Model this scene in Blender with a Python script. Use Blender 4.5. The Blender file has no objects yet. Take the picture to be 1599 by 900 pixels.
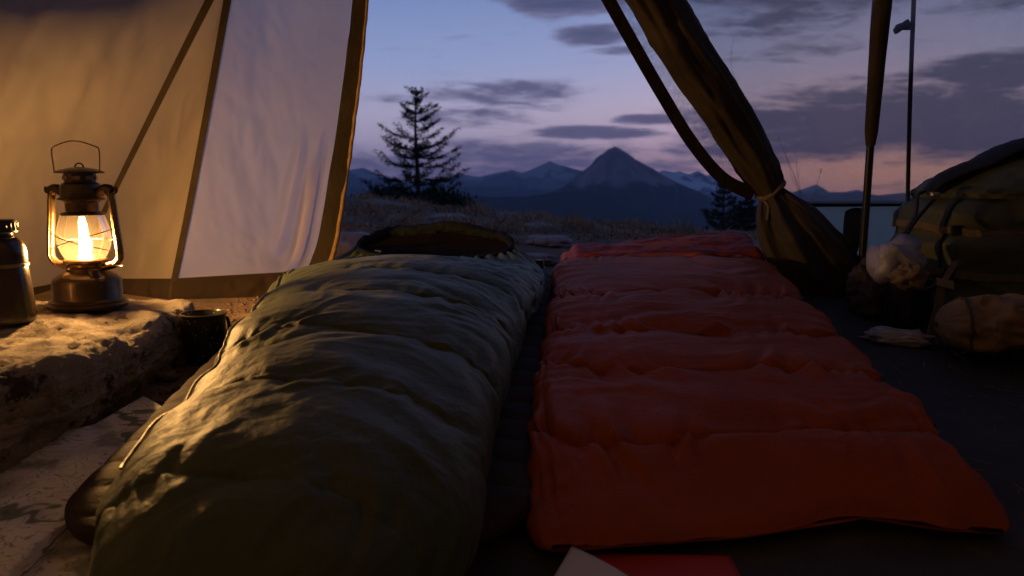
import bpy, bmesh, math, random
import numpy as np
from mathutils import Vector, Matrix

random.seed(7); RNG = np.random.default_rng(11)
SC = bpy.context.scene
COL = SC.collection
R = math.radians

# ------------------------------------------------------------------ camera
CAMZ, FPX, PITCH = 0.65, 1250.0, math.atan(165/1250)
cam = bpy.data.cameras.new('camera'); camo = bpy.data.objects.new('camera', cam); COL.objects.link(camo)
camo.location = (0, 0, CAMZ); camo.rotation_euler = (math.pi/2 - PITCH, 0, 0)
cam.sensor_width = 36; cam.lens = 36*FPX/1599; cam.clip_start = .02; cam.clip_end = 40000
cam.dof.use_dof = True; cam.dof.focus_distance = 2.35; cam.dof.aperture_fstop = 4.0
SC.camera = camo

# ------------------------------------------------------------------ view / sky / sun
SC.view_settings.view_transform = 'Standard'; SC.view_settings.look = 'None'
SC.view_settings.exposure = 0.0; SC.view_settings.gamma = 1.0
SC.cycles.use_denoising = True
SC.cycles.max_bounces = 7; SC.cycles.diffuse_bounces = 5; SC.cycles.transparent_max_bounces = 16
SC.cycles.volume_bounces = 0
SC.cycles.sample_clamp_indirect = 3.0

SUN_AZ, SUN_EL = 0.42, R(1.0)
world = bpy.data.worlds.new('World'); SC.world = world; world.use_nodes = True

class NT:
    """tiny node-graph writer"""
    def __init__(s, tree): s.t = tree; s.n = tree.nodes; s.l = tree.links
    def node(s, typ, **kw):
        nd = s.n.new(typ)
        for k, v in kw.items(): setattr(nd, k, v)
        return nd
    def put(s, sock, v):
        if hasattr(v, 'is_linked') or hasattr(v, 'links'): s.l.new(v, sock)
        else:
            if isinstance(v, (tuple, list)) and len(v) == 3 and sock.type == 'RGBA': v = (*v, 1)
            sock.default_value = v
    def m(s, op, a, b=None, c=None, clamp=False):
        nd = s.node('ShaderNodeMath', operation=op, use_clamp=clamp)
        for i, v in enumerate((a, b, c)):
            if v is not None: s.put(nd.inputs[i], v)
        return nd.outputs[0]
    def mr(s, v, a, b, c=0., d=1., smooth=True):
        nd = s.node('ShaderNodeMapRange', interpolation_type='SMOOTHSTEP' if smooth else 'LINEAR')
        for i, x in enumerate((v, a, b, c, d)): s.put(nd.inputs[i], x)
        return nd.outputs[0]
    def mix(s, f, a, b, blend='MIX'):
        nd = s.node('ShaderNodeMix', data_type='RGBA', blend_type=blend)
        s.put(nd.inputs[0], f); s.put(nd.inputs[6], a); s.put(nd.inputs[7], b)
        return nd.outputs[2]
    def ramp(s, f, stops):
        nd = s.node('ShaderNodeValToRGB'); cr = nd.color_ramp
        while len(cr.elements) < len(stops): cr.elements.new(.5)
        for e, (p, c) in zip(cr.elements, stops): e.position = p; e.color = (*c, 1)
        s.put(nd.inputs[0], f); return nd.outputs[0]
    def noise(s, vec, scale, detail=4, rough=.55, dist=0., dim='3D'):
        nd = s.node('ShaderNodeTexNoise', noise_dimensions=dim)
        if vec is not None: s.l.new(vec, nd.inputs['Vector'])
        nd.inputs['Scale'].default_value = scale; nd.inputs['Detail'].default_value = detail
        nd.inputs['Roughness'].default_value = rough; nd.inputs['Distortion'].default_value = dist
        return nd.outputs[0]
    def xyz(s, x, y, z):
        nd = s.node('ShaderNodeCombineXYZ')
        for i, v in enumerate((x, y, z)): s.put(nd.inputs[i], v)
        return nd.outputs[0]

def build_sky():
    g = NT(world.node_tree); g.n.clear()
    tc = g.node('ShaderNodeTexCoord'); sep = g.node('ShaderNodeSeparateXYZ'); g.l.new(tc.outputs['Generated'], sep.inputs[0])
    X, Y, Z = sep.outputs
    az = g.m('ARCTAN2', X, Y)                       # 0 straight out of the tent door, + to the right
    hor = g.m('SQRT', g.m('ADD', g.m('MULTIPLY', X, X), g.m('MULTIPLY', Y, Y)))
    el = g.m('ARCTAN2', Z, hor)
    e01 = g.mr(el, -.25, 1.25, 0, 1, False)
    def e(v): return (v + .25)/1.5
    grad = g.ramp(e01, [(e(-.25), (.06, .055, .09)), (e(-.02), (.22, .18, .34)), (e(.02), (.34, .31, .53)), (e(.05), (.43, .40, .63)),
                        (e(.085), (.42, .41, .64)), (e(.14), (.27, .345, .64)), (e(.23), (.145, .235, .52)), (e(.5), (.06, .105, .28)), (e(1.2), (.038, .07, .20))])
    # afterglow low over the hidden sun
    glow = g.m('MULTIPLY', g.mr(g.m('ABSOLUTE', g.m('SUBTRACT', az, .50)), .0, .42, 1, 0), g.mr(g.m('ABSOLUTE', g.m('SUBTRACT', el, .008)), 0, .05, 1, 0))
    grad = g.mix(g.m('MULTIPLY', glow, .7), grad, (.74, .53, .37))
    warm = g.m('MULTIPLY', g.mr(g.m('ABSOLUTE', g.m('SUBTRACT', az, .35)), .0, .8, 1, 0), g.mr(el, .22, .03, 0, 1))
    grad = g.mix(g.m('MULTIPLY', warm, .06), grad, (.42, .29, .34))
    # physical dusk sky adds its own tint
    sky = g.node('ShaderNodeTexSky', sky_type='NISHITA', sun_disc=False, sun_elevation=SUN_EL, sun_rotation=SUN_AZ)
    grad = g.mix(.025, grad, sky.outputs[0])
    # ---- clouds: streaky noise + banks
    def cvec(sx, sy, ox=0.): return g.xyz(g.m('MULTIPLY', az, sx), g.m('MULTIPLY', el, sy), ox)
    n1 = g.noise(cvec(7., 40.), 1.0, 6, .6, .8)
    n2 = g.noise(cvec(26., 110., 3.3), 1.0, 4, .62, .4)
    nn = g.m('ADD', g.m('MULTIPLY', g.m('SUBTRACT', n1, .5), 1.25), g.m('MULTIPLY', g.m('SUBTRACT', n2, .5), .75))
    def px(x): return math.atan((x-800)/FPX)
    def py(y): return (285-y)/FPX
    banks = [  # centre px x,y, half sizes px, weight
        (880, 8, 105, 30, .95), (925, 66, 55, 16, .95), (965, 90, 48, 7, .7), (790, 150, 120, 20, .72), (740, 185, 95, 16, .66),
        (840, 172, 60, 8, .5), (925, 210, 92, 10, 1.1), (1010, 192, 55, 8, 1.0), (820, 258, 280, 34, .85), (590, 158, 40, 9, .5),
        (1180, 20, 165, 62, .75), (1200, 100, 120, 14, .4), (1380, 200, 300, 48, 1.15), (1560, 140, 130, 24, .9), (1530, 30, 110, 38, .42),
        (1120, 245, 120, 26, .75), (560, 235, 60, 10, .4)]
    tot = None
    for (cx, cy, sx, sy, w) in banks:
        wx = sx/FPX*math.cos(px(cx))**2
        dx = g.m('MULTIPLY', g.m('SUBTRACT', az, px(cx)), 1/wx); dy = g.m('MULTIPLY', g.m('SUBTRACT', el, py(cy)), FPX/sy)
        d2 = g.m('ADD', g.m('MULTIPLY', dx, dx), g.m('MULTIPLY', dy, dy))
        b = g.m('MULTIPLY', g.mr(d2, 0, 2.2, 1, 0), w)
        tot = b if tot is None else g.m('MAXIMUM', tot, b)
    # same broken cloud all the way round outside the frame
    rest = g.m('MULTIPLY', g.mr(g.m('ABSOLUTE', az), .58, .75), g.m('MULTIPLY', g.mr(el, .6, .15), .5))
    tot = g.m('MAXIMUM', tot, rest)
    dens = g.mr(g.m('ADD', tot, g.m('MULTIPLY', nn, 1.6)), .12, .92)
    thick = g.mr(g.m('ADD', tot, g.m('MULTIPLY', nn, .9)), .3, 1.3)
    ccol = g.mix(thick, (.165, .15, .27), (.052, .062, .135))
    ccol = g.mix(g.mr(el, .2, .02, 0, .5), ccol, (.125, .105, .22))
    ccol = g.mix(g.m('MULTIPLY', g.mr(az, .15, .45), .75), ccol, (.066, .068, .118))
    out = g.mix(g.m('MULTIPLY', dens, .9), grad, ccol)
    # brighter rim where cloud is thin near the glow
    back = g.mr(Y, -.6, .5, .62, 1.0)
    bg = g.node('ShaderNodeBackground'); g.l.new(out, bg.inputs[0]); g.l.new(back, bg.inputs[1])
    o = g.node('ShaderNodeOutputWorld'); g.l.new(bg.outputs[0], o.inputs[0])
build_sky()

sun = bpy.data.lights.new('sun', 'SUN'); sun.energy = .05; sun.angle = R(12); sun.color = (1, .66, .5)
suno = bpy.data.objects.new('sun', sun); COL.objects.link(suno)
sd = Vector((math.sin(SUN_AZ)*math.cos(R(3)), math.cos(SUN_AZ)*math.cos(R(3)), math.sin(R(3))))
suno.rotation_euler = (-sd).to_track_quat('-Z', 'Y').to_euler(); suno.location = (3, 8, 4)

# ------------------------------------------------------------------ geometry helpers
cT, sT = math.cos(PITCH), math.sin(PITCH)
def pt(px, py, Y):
    """photo pixel at forward distance Y -> world point"""
    a = (px-799.5)/FPX; b = (450-py)/FPX
    dy = cT + b*sT; dz = -sT + b*cT
    t = Y/dy
    return np.array((a*t, Y, CAMZ + dz*t))
def fl(Y): return .14*(Y-1.3)                       # tent floor: the knoll rises towards the door
def onfloor(px, py, h=0.):
    a = (px-799.5)/FPX; b = (450-py)/FPX
    dy = cT + b*sT; dz = -sT + b*cT
    t = (fl(0)+h-CAMZ)/(dz-.14*dy)
    return np.array((a*t, dy*t, CAMZ+dz*t))

def _hash(ix, iy, iz, seed):
    h = (ix.astype(np.int64)*374761393 + iy.astype(np.int64)*668265263 + iz.astype(np.int64)*2147483647 + seed*1274126177) & 0xFFFFFFFF
    h = ((h ^ (h >> 13))*1274126177) & 0xFFFFFFFF
    return (h ^ (h >> 16)) & 0xFFFFFFFF
def noise3(x, y, z=0., seed=0):
    x, y, z = np.broadcast_arrays(np.asarray(x, float), np.asarray(y, float), np.asarray(z, float))
    ix, iy, iz = np.floor(x), np.floor(y), np.floor(z); fx, fy, fz = x-ix, y-iy, z-iz
    u, v, w = (f*f*f*(f*(f*6-15)+10) for f in (fx, fy, fz))
    r = np.zeros(x.shape)
    for dx in (0, 1):
        for dy in (0, 1):
            for dz in (0, 1):
                h = _hash(ix+dx, iy+dy, iz+dz, seed)
                gx = ((h & 255)/127.5-1); gy = (((h >> 8) & 255)/127.5-1); gz = (((h >> 16) & 255)/127.5-1)
                r += (u if dx else 1-u)*(v if dy else 1-v)*(w if dz else 1-w)*(gx*(fx-dx)+gy*(fy-dy)+gz*(fz-dz))
    return r*1.25
def fbm(x, y, z=0., o=4, seed=0, gain=.5, lac=2.03):
    a, s, t = 1., 0., 1.
    for i in range(o):
        s = s + a*noise3(np.asarray(x)*t, np.asarray(y)*t, np.asarray(z)*t, seed+i*17); a *= gain; t *= lac
    return s
def ridged(x, y, z=0., o=4, seed=0, gain=.5):
    a, s, t = 1., 0., 1.
    for i in range(o):
        s = s + a*(1-2*np.abs(noise3(np.asarray(x)*t, np.asarray(y)*t, np.asarray(z)*t, seed+i*31))); a *= gain; t *= 2.07
    return s
def sstep(a, b, x):
    t = np.clip((np.asarray(x, float)-a)/(b-a), 0, 1); return t*t*(3-2*t)
def bump1(x, c, w): return np.exp(-((x-c)/w)**2)

def mesh_np(name, V, F, mat=None, parent=None, smooth=True, loc=None):
    me = bpy.data.meshes.new(name)
    V = np.asarray(V, np.float32).reshape(-1, 3)
    if isinstance(F, np.ndarray):
        k = F.shape[1]; n = len(F)
        me.vertices.add(len(V)); me.vertices.foreach_set('co', V.ravel())
        me.loops.add(n*k); me.loops.foreach_set('vertex_index', F.astype(np.int32).ravel())
        me.polygons.add(n); me.polygons.foreach_set('loop_start', np.arange(0, n*k, k, dtype=np.int32))
        me.update(calc_edges=True); me.validate()
    else:
        me.from_pydata(V.tolist(), [], F); me.update()
    if smooth: me.polygons.foreach_set('use_smooth', np.ones(len(me.polygons), bool))
    if mat: me.materials.append(mat)
    o = bpy.data.objects.new(name, me); COL.objects.link(o)
    if parent is not None: o.parent = parent; o.matrix_parent_inverse = parent_inv(parent)
    return o
def parent_inv(p):
    # parents here carry a plain translation (and sometimes another such parent)
    off = Vector((0, 0, 0)); q = p
    while q is not None:
        off += q.location + (q.matrix_parent_inverse.translation if q.parent else Vector((0, 0, 0))); q = q.parent
    return Matrix.Translation(-off)
def grid_faces(nu, nv, wu=False, wv=False):
    iu = np.arange(nu if wu else nu-1); iv = np.arange(nv if wv else nv-1)
    A, B = np.meshgrid(iu, iv, indexing='ij'); A2 = (A+1) % nu; B2 = (B+1) % nv
    return np.stack([A*nv+B, A2*nv+B, A2*nv+B2, A*nv+B2], -1).reshape(-1, 4)
def surf(name, P, mat, parent=None, wu=False, wv=False, caps=False, smooth=True):
    nu, nv = P.shape[:2]; F = grid_faces(nu, nv, wu, wv); V = P.reshape(-1, 3)
    if caps and wv:
        F = [tuple(f) for f in F.tolist()] + [tuple(range(nv-1, -1, -1)), tuple((nu-1)*nv+i for i in range(nv))]
    return mesh_np(name, V, F, mat, parent, smooth)
def normals(P, wu=False, wv=False):
    def d(A, ax, w):
        if w: return np.roll(A, -1, ax)-np.roll(A, 1, ax)
        return np.gradient(A, axis=ax)
    n = np.cross(d(P, 0, wu), d(P, 1, wv)); return n/(np.linalg.norm(n, axis=-1, keepdims=True)+1e-9)
def catmull(pts, n):
    p = np.asarray(pts, float); p = np.vstack([2*p[0]-p[1], p, 2*p[-1]-p[-2]])
    seg = len(p)-3; t = np.linspace(0, seg, n); i = np.minimum(t.astype(int), seg-1); f = (t-i)[:, None]
    a, b, c, d = p[i], p[i+1], p[i+2], p[i+3]
    return .5*(2*b+(c-a)*f+(2*a-5*b+4*c-d)*f*f+(3*b-a-3*c+d)*f**3)
def tube_pts(path, rad, k=8):
    path = np.asarray(path, float); n = len(path); rad = np.broadcast_to(np.asarray(rad, float), (n,))
    T = np.gradient(path, axis=0); T /= np.linalg.norm(T, axis=1, keepdims=True)+1e-9
    ref = np.array((0, 0, 1.)) if abs(T[0, 2]) < .9 else np.array((1., 0, 0))
    N = np.zeros_like(T); v = np.cross(T[0], ref); v /= np.linalg.norm(v); N[0] = v
    for i in range(1, n):
        v = N[i-1]-T[i]*np.dot(N[i-1], T[i]); N[i] = v/(np.linalg.norm(v)+1e-9)
    B = np.cross(T, N); a = np.linspace(0, 2*math.pi, k, endpoint=False)
    return path[:, None]+rad[:, None, None]*(np.cos(a)[None, :, None]*N[:, None]+np.sin(a)[None, :, None]*B[:, None])
def tube(name, path, rad, mat, parent=None, k=8, n=None, cyc=False):
    if n: path = catmull(path, n)
    P = tube_pts(path, rad, k)
    return surf(name, P, mat, parent, wv=True, caps=not cyc, wu=cyc)
def lathe(name, prof, mat, parent, c=(0, 0, 0), k=48, smooth_prof=None):
    prof = np.asarray(prof, float)
    if smooth_prof: prof = catmull(prof, smooth_prof)
    a = np.linspace(0, 2*math.pi, k, endpoint=False)
    P = np.stack([prof[:, None, 0]*np.cos(a), prof[:, None, 0]*np.sin(a), np.repeat(prof[:, None, 1], k, 1)], -1)+np.array(c)
    o = surf(name, P, mat, parent, wv=True)
    m = o.modifiers.new('edge', 'EDGE_SPLIT'); m.split_angle = R(40)
    return o
def ribbon(name, path, width, wdir, thick, mat, parent=None, n=None):
    path = catmull(path, n) if n else np.asarray(path, float)
    N = len(path); w = np.broadcast_to(np.asarray(width, float), (N,))[:, None]/2
    wd = np.broadcast_to(np.asarray(wdir, float), (N, 3)); wd = wd/np.linalg.norm(wd, axis=1, keepdims=True)
    T = np.gradient(path, axis=0); T /= np.linalg.norm(T, axis=1, keepdims=True)
    nn = np.cross(T, wd); nn /= np.linalg.norm(nn, axis=1, keepdims=True)+1e-9; h = thick/2
    P = np.stack([path-wd*w-nn*h, path+wd*w-nn*h, path+wd*w+nn*h, path-wd*w+nn*h], 1)
    return surf(name, P, mat, parent, wv=True, caps=True, smooth=False)
def tag(o, label=None, cat=None, group=None, kind=None):
    if label: o['label'] = label
    if cat: o['category'] = cat
    if group: o['group'] = group
    if kind: o['kind'] = kind
    return o
def thing(name, loc, label, cat, group=None):
    o = bpy.data.objects.new(name, None); o.empty_display_size = .05; COL.objects.link(o)
    o.location = tuple(float(v) for v in loc); return tag(o, label, cat, group)

# ------------------------------------------------------------------ materials
def mat(name, c1, c2=None, scale=8., rough=.7, bump=0., bscale=40., spec=.4, sheen=0., metal=0., trans=0., tcol=None, detail=5, stretch=(1, 1, 1), bdetail=4, coat=0., weave=0.):
    m = bpy.data.materials.new(name); m.use_nodes = True; g = NT(m.node_tree); g.n.clear()
    tc = g.node('ShaderNodeTexCoord'); mp = g.node('ShaderNodeMapping'); g.l.new(tc.outputs['Object'], mp.inputs[0]); mp.inputs['Scale'].default_value = stretch
    vec = mp.outputs[0]
    b = g.node('ShaderNodeBsdfPrincipled')
    if c2 is not None:
        f = g.mr(g.noise(vec, scale, detail, .6), .3, .7); col = g.mix(f, c1, c2); g.l.new(col, b.inputs['Base Color'])
    else: b.inputs['Base Color'].default_value = (*c1, 1); col = None
    b.inputs['Roughness'].default_value = rough; b.inputs['Specular IOR Level'].default_value = spec
    b.inputs['Metallic'].default_value = metal
    b.inputs['Coat Weight'].default_value = coat
    if sheen: b.inputs['Sheen Weight'].default_value = sheen; b.inputs['Sheen Roughness'].default_value = .45
    if bump:
        h = g.noise(vec, bscale, bdetail, .6)
        if weave: h = g.m('ADD', h, g.m('MULTIPLY', g.noise(vec, 420, 1), weave))
        bn = g.node('ShaderNodeBump'); bn.inputs['Strength'].default_value = bump; bn.inputs['Distance'].default_value = .01
        g.l.new(h, bn.inputs['Height']); g.l.new(bn.outputs[0], b.inputs['Normal'])
    o = g.node('ShaderNodeOutputMaterial'); res = b.outputs[0]
    if trans:
        t = g.node('ShaderNodeBsdfTranslucent')
        if tcol: t.inputs[0].default_value = (*tcol, 1)
        elif col is not None: g.l.new(col, t.inputs[0])
        else: t.inputs[0].default_value = (*c1, 1)
        mx = g.node('ShaderNodeMixShader'); mx.inputs[0].default_value = trans
        g.l.new(b.outputs[0], mx.inputs[1]); g.l.new(t.outputs[0], mx.inputs[2]); res = mx.outputs[0]
    g.l.new(res, o.inputs[0]); return m
def emit_mat(name, stops):
    m = bpy.data.materials.new(name); m.use_nodes = True; g = NT(m.node_tree); g.n.clear()
    tc = g.node('ShaderNodeTexCoord'); sp = g.node('ShaderNodeSeparateXYZ'); g.l.new(tc.outputs['Generated'], sp.inputs[0])
    e = g.node('ShaderNodeEmission'); g.l.new(g.ramp(sp.outputs[2], stops), e.inputs[0])
    o = g.node('ShaderNodeOutputMaterial'); g.l.new(e.outputs[0], o.inputs[0]); return m, e
def see_through(name, col, opacity, gloss=0., rough=.05, var=0., vscale=30, trans=.5, scatter=0.):
    m = bpy.data.materials.new(name); m.use_nodes = True; g = NT(m.node_tree); g.n.clear()
    tr = g.node('ShaderNodeBsdfTransparent'); o = g.node('ShaderNodeOutputMaterial')
    if gloss:      # clear glass: transparent with Fresnel reflection
        gl = g.node('ShaderNodeBsdfGlossy'); gl.inputs['Roughness'].default_value = rough
        fr = g.node('ShaderNodeFresnel'); fr.inputs[0].default_value = 1.45; tr.inputs[0].default_value = (*col, 1)
        mx = g.node('ShaderNodeMixShader'); g.l.new(g.m('MULTIPLY', fr.outputs[0], gloss, clamp=True), mx.inputs[0])
        g.l.new(tr.outputs[0], mx.inputs[1]); g.l.new(gl.outputs[0], mx.inputs[2])
        if scatter:   # scatter added so the whole globe glows and lights the upper wall
            ds = g.node('ShaderNodeBsdfTranslucent'); ds.inputs[0].default_value = (.95, .85, .7, 1); m2 = g.node('ShaderNodeMixShader'); m2.inputs[0].default_value = scatter
            g.l.new(mx.outputs[0], m2.inputs[1]); g.l.new(ds.outputs[0], m2.inputs[2]); mx = m2
    else:
        d = g.node('ShaderNodeBsdfDiffuse'); t = g.node('ShaderNodeBsdfTranslucent'); d.inputs[0].default_value = t.inputs[0].default_value = (*col, 1)
        a = g.node('ShaderNodeMixShader'); a.inputs[0].default_value = trans; g.l.new(d.outputs[0], a.inputs[1]); g.l.new(t.outputs[0], a.inputs[2])
        mx = g.node('ShaderNodeMixShader'); tc = g.node('ShaderNodeTexCoord')
        f = g.mr(g.noise(tc.outputs['Object'], vscale, 5, .65), .25, .75, opacity-var, opacity+var); g.l.new(f, mx.inputs[0])
        g.l.new(tr.outputs[0], mx.inputs[1]); g.l.new(a.outputs[0], mx.inputs[2])
    g.l.new(mx.outputs[0], o.inputs[0]); return m

M = {}
M['wall'] = mat('tent_beige_nylon', (.165, .135, .085), (.205, .168, .106), 3, .6, .5, 9, .2, trans=.26, tcol=(.42, .35, .30), weave=.02)
M['wall_pale'] = mat('tent_pale_nylon', (.25, .225, .225), (.30, .27, .27), 3, .5, .5, 22, .4, trans=.70, tcol=(.86, .78, .77), weave=.02)
M['roof'] = mat('tent_roof_nylon', (.68, .60, .46), (.74, .66, .51), 3, .6, .2, 9, .3, trans=.2, tcol=(.36, .30, .25))  # unseen panels, made paler than the walls to bounce warm lantern light
M['skirt'] = mat('tent_skirt', (.016, .0105, .0075), (.024, .015, .010), 6, .9, .4, 30, .1)
M['binding'] = mat('tent_binding', (.024, .017, .011), (.032, .023, .014), 20, .9, .4, 120, .1)
M['band'] = mat('door_band', (.022, .017, .012), (.036, .026, .016), 14, .9, .5, 60, .1, stretch=(1, 1, .3))
M['piping'] = mat('door_piping', (.26, .15, .045), (.15, .085, .026), 40, .6, .5, 90)
M['net'] = see_through('mosquito_net', (.36, .34, .35), .56, var=.02, vscale=25)
M['sliver'] = see_through('flap_gauze', (.50, .45, .45), .45, var=.15, vscale=40)
M['sill'] = mat('sill_nylon', (.42, .48, .45), (.50, .55, .51), 4, .6, .3, 14, trans=.6, tcol=(.38, .49, .45))
M['flap'] = mat('flap_olive', (.050, .040, .026), (.078, .062, .040), 5, .75, .35, 30, .2, weave=.05)
M['tie'] = mat('tie_tan', (.16, .12, .07), (.21, .16, .10), 40, .8, .4, 160)
M['pole'] = mat('dark_alloy', (.10, .10, .11), (.14, .14, .15), 60, .28, .05, 200, metal=.9)
M['cord'] = mat('dark_cord', (.05, .045, .045), (.08, .07, .065), 150, .8, .4, 400)
M['groundsheet'] = mat('groundsheet', (.045, .043, .042), (.065, .062, .059), 7, .65, .5, 20, spec=.3)
M['green'] = mat('olive_nylon', (.058, .074, .036), (.072, .090, .044), 5, .58, .36, 50, .24, sheen=.06, weave=.05)
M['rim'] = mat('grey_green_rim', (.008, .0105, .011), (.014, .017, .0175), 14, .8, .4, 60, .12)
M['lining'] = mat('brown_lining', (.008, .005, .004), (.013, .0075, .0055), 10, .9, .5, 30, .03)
M['red'] = mat('red_nylon', (.32, .064, .018), (.38, .080, .024), 5, .62, .32, 46, .18, weave=.05)
M['redlining'] = mat('crimson_lining', (.18, .022, .014), (.22, .029, .018), 6, .6, .3, 40)
M['mat_brown'] = mat('brown_mat', (.040, .027, .020), (.056, .038, .027), 9, .75, .4, 40, .2)
M['mat_blue'] = mat('slate_mat', (.085, .088, .115), (.105, .108, .135), 9, .6, .3, 60, .3)
M['zip'] = mat('zip', (.10, .075, .03), (.30, .22, .08), 160, .4, .3, 200, metal=.3)
M['enamel'] = mat('black_enamel', (.018, .017, .016), None, 8, .3, .12, 60, .5)
M['black'] = mat('black_plastic', (.022, .02, .019), (.03, .028, .026), 30, .4, .15, 120)
M['iron'] = mat('brass_brown_lacquer', (.055, .036, .018), (.085, .056, .026), 26, .34, .16, 70, .5, metal=.55, coat=.3)
M['tubes'] = mat('bronze_tube', (.36, .24, .12), (.27, .17, .08), 30, .24, .08, 80, .5, metal=.9)
M['wire'] = mat('steel_wire', (.38, .30, .20), (.28, .21, .14), 90, .35, .1, 200, metal=.9)
M['glass'] = see_through('lamp_glass', (.97, .95, .90), 0, gloss=1.5, rough=.04, scatter=.0065)
M['bottle'] = mat('bottle_brown', (.030, .019, .012), (.050, .030, .017), 8, .2, .1, 24, .5, coat=.4)
M['paper'] = mat('paper', (.78, .78, .76), (.70, .70, .68), 9, .85, .2, 60)
M['booklet'] = mat('red_cover', (.52, .045, .03), (.46, .04, .026), 12, .55, .1, 60)
M['pack'] = mat('pack_olive', (.110, .115, .058), (.080, .088, .050), 5, .6, .3, 28, .3, weave=.08)
M['packlid'] = mat('pack_dark', (.016, .015, .014), (.028, .025, .022), 12, .7, .4, 50)
M['packmottle'] = mat('pack_mottle', (.16, .17, .075), (.075, .085, .045), 6, .6, .3, 28, .3)
M['ochre'] = mat('ochre_nylon', (.22, .135, .050), (.29, .18, .07), 7, .6, .3, 30, .25)
M['brownsack'] = mat('brown_sack', (.045, .030, .025), (.065, .042, .032), 9, .7, .4, 40)
M['plastic'] = mat('white_film', (.58, .57, .62), (.46, .45, .50), 10, .28, .4, 40, .5, trans=.3)
M['crumple'] = mat('crumpled_paper', (.48, .45, .42), (.36, .34, .31), 12, .8, .3, 60)
M['strap'] = mat('webbing', (.17, .125, .07), (.23, .17, .10), 60, .75, .5, 240)
M['stone_out'] = mat('pale_stone', (.20, .165, .16), (.30, .25, .24), 7, .9, .6, 22)
M['bark'] = mat('bark', (.035, .027, .022), (.055, .042, .033), 20, .9, .6, 60)
M['needle'] = mat('needles', (.014, .020, .013), (.022, .030, .018), 2, .8, spec=.1, trans=.1)
M['shrub'] = mat('shrub_needles', (.022, .030, .022), (.034, .044, .028), 2, .7)
M['twig'] = mat('twig', (.05, .038, .03), (.075, .056, .04), 30, .9)

def grass_mat():
    m = bpy.data.materials.new('dry_grass'); m.use_nodes = True; g = NT(m.node_tree); b = g.n['Principled BSDF']
    at = g.node('ShaderNodeAttribute', attribute_name='tint')
    g.l.new(g.ramp(at.outputs['Fac'], [(0, (.11, .068, .04)), (.5, (.30, .175, .095)), (1, (.44, .28, .16))]), b.inputs['Base Color'])
    b.inputs['Roughness'].default_value = .8; return m
M['grass'] = grass_mat()

def ground_mat():
    m = bpy.data.materials.new('knoll_soil'); m.use_nodes = True; g = NT(m.node_tree); b = g.n['Principled BSDF']
    tc = g.node('ShaderNodeTexCoord'); v = tc.outputs['Object']
    sp = g.node('ShaderNodeSeparateXYZ'); g.l.new(v, sp.inputs[0])
    near = g.mix(g.mr(g.noise(v, 2.2, 6, .6), .35, .65), (.10, .072, .052), (.22, .15, .105))
    near = g.mix(g.mr(g.noise(v, 45, 3, .6), .55, .72), near, (.17, .11, .06))
    near = g.mix(g.m('MULTIPLY', g.mr(g.noise(v, .9, 5, .6), .52, .62), g.mr(sp.outputs[1], 3.2, 3.8)), near, (.25, .205, .20))
    far = g.mix(g.mr(g.noise(v, .004, 6, .6), .35, .65), (.020, .026, .022), (.036, .040, .030))
    d = g.node('ShaderNodeVectorMath', operation='LENGTH'); g.l.new(v, d.inputs[0])
    g.l.new(g.mix(g.mr(d.outputs['Value'], 25, 120), near, far), b.inputs['Base Color'])
    b.inputs['Roughness'].default_value = .95; b.inputs['Specular IOR Level'].default_value = .15
    bn = g.node('ShaderNodeBump'); bn.inputs['Strength'].default_value = .9; bn.inputs['Distance'].default_value = .02
    g.l.new(g.m('ADD', g.noise(v, 38, 6, .65), g.noise(v, 9, 4, .6)), bn.inputs['Height']); g.l.new(bn.outputs[0], b.inputs['Normal']); return m
M['ground'] = ground_mat()

def rock_mat():
    m = bpy.data.materials.new('granite_block'); m.use_nodes = True; g = NT(m.node_tree); b = g.n['Principled BSDF']
    tc = g.node('ShaderNodeTexCoord'); v = tc.outputs['Object']
    c = g.mix(g.mr(g.noise(v, 5, 6, .62), .36, .64), (.34, .28, .22), (.52, .44, .35))
    c = g.mix(g.mr(g.noise(v, 2.4, 5, .6), .50, .60), c, (.24, .19, .15))
    c = g.mix(g.mr(g.noise(v, 22, 5, .7), .56, .64), c, (.52, .44, .35))
    c = g.mix(g.mr(g.noise(v, 70, 3, .7), .60, .72), c, (.55, .47, .38))
    c = g.mix(g.mr(g.noise(v, 11, 6, .72), .57, .63), c, (.085, .068, .052))
    c = g.mix(g.mr(g.noise(v, 55, 3, .7), .62, .72), c, (.06, .05, .04))
    g.l.new(c, b.inputs['Base Color']); b.inputs['Roughness'].default_value = .93; b.inputs['Specular IOR Level'].default_value = .2
    bn = g.node('ShaderNodeBump'); bn.inputs['Strength'].default_value = .9; bn.inputs['Distance'].default_value = .012
    g.l.new(g.m('ADD', g.noise(v, 30, 9, .76), g.m('MULTIPLY', g.noise(v, 120, 5, .75), .8)), bn.inputs['Height']); g.l.new(bn.outputs[0], b.inputs['Normal']); return m
M['rock'] = rock_mat()

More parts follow.
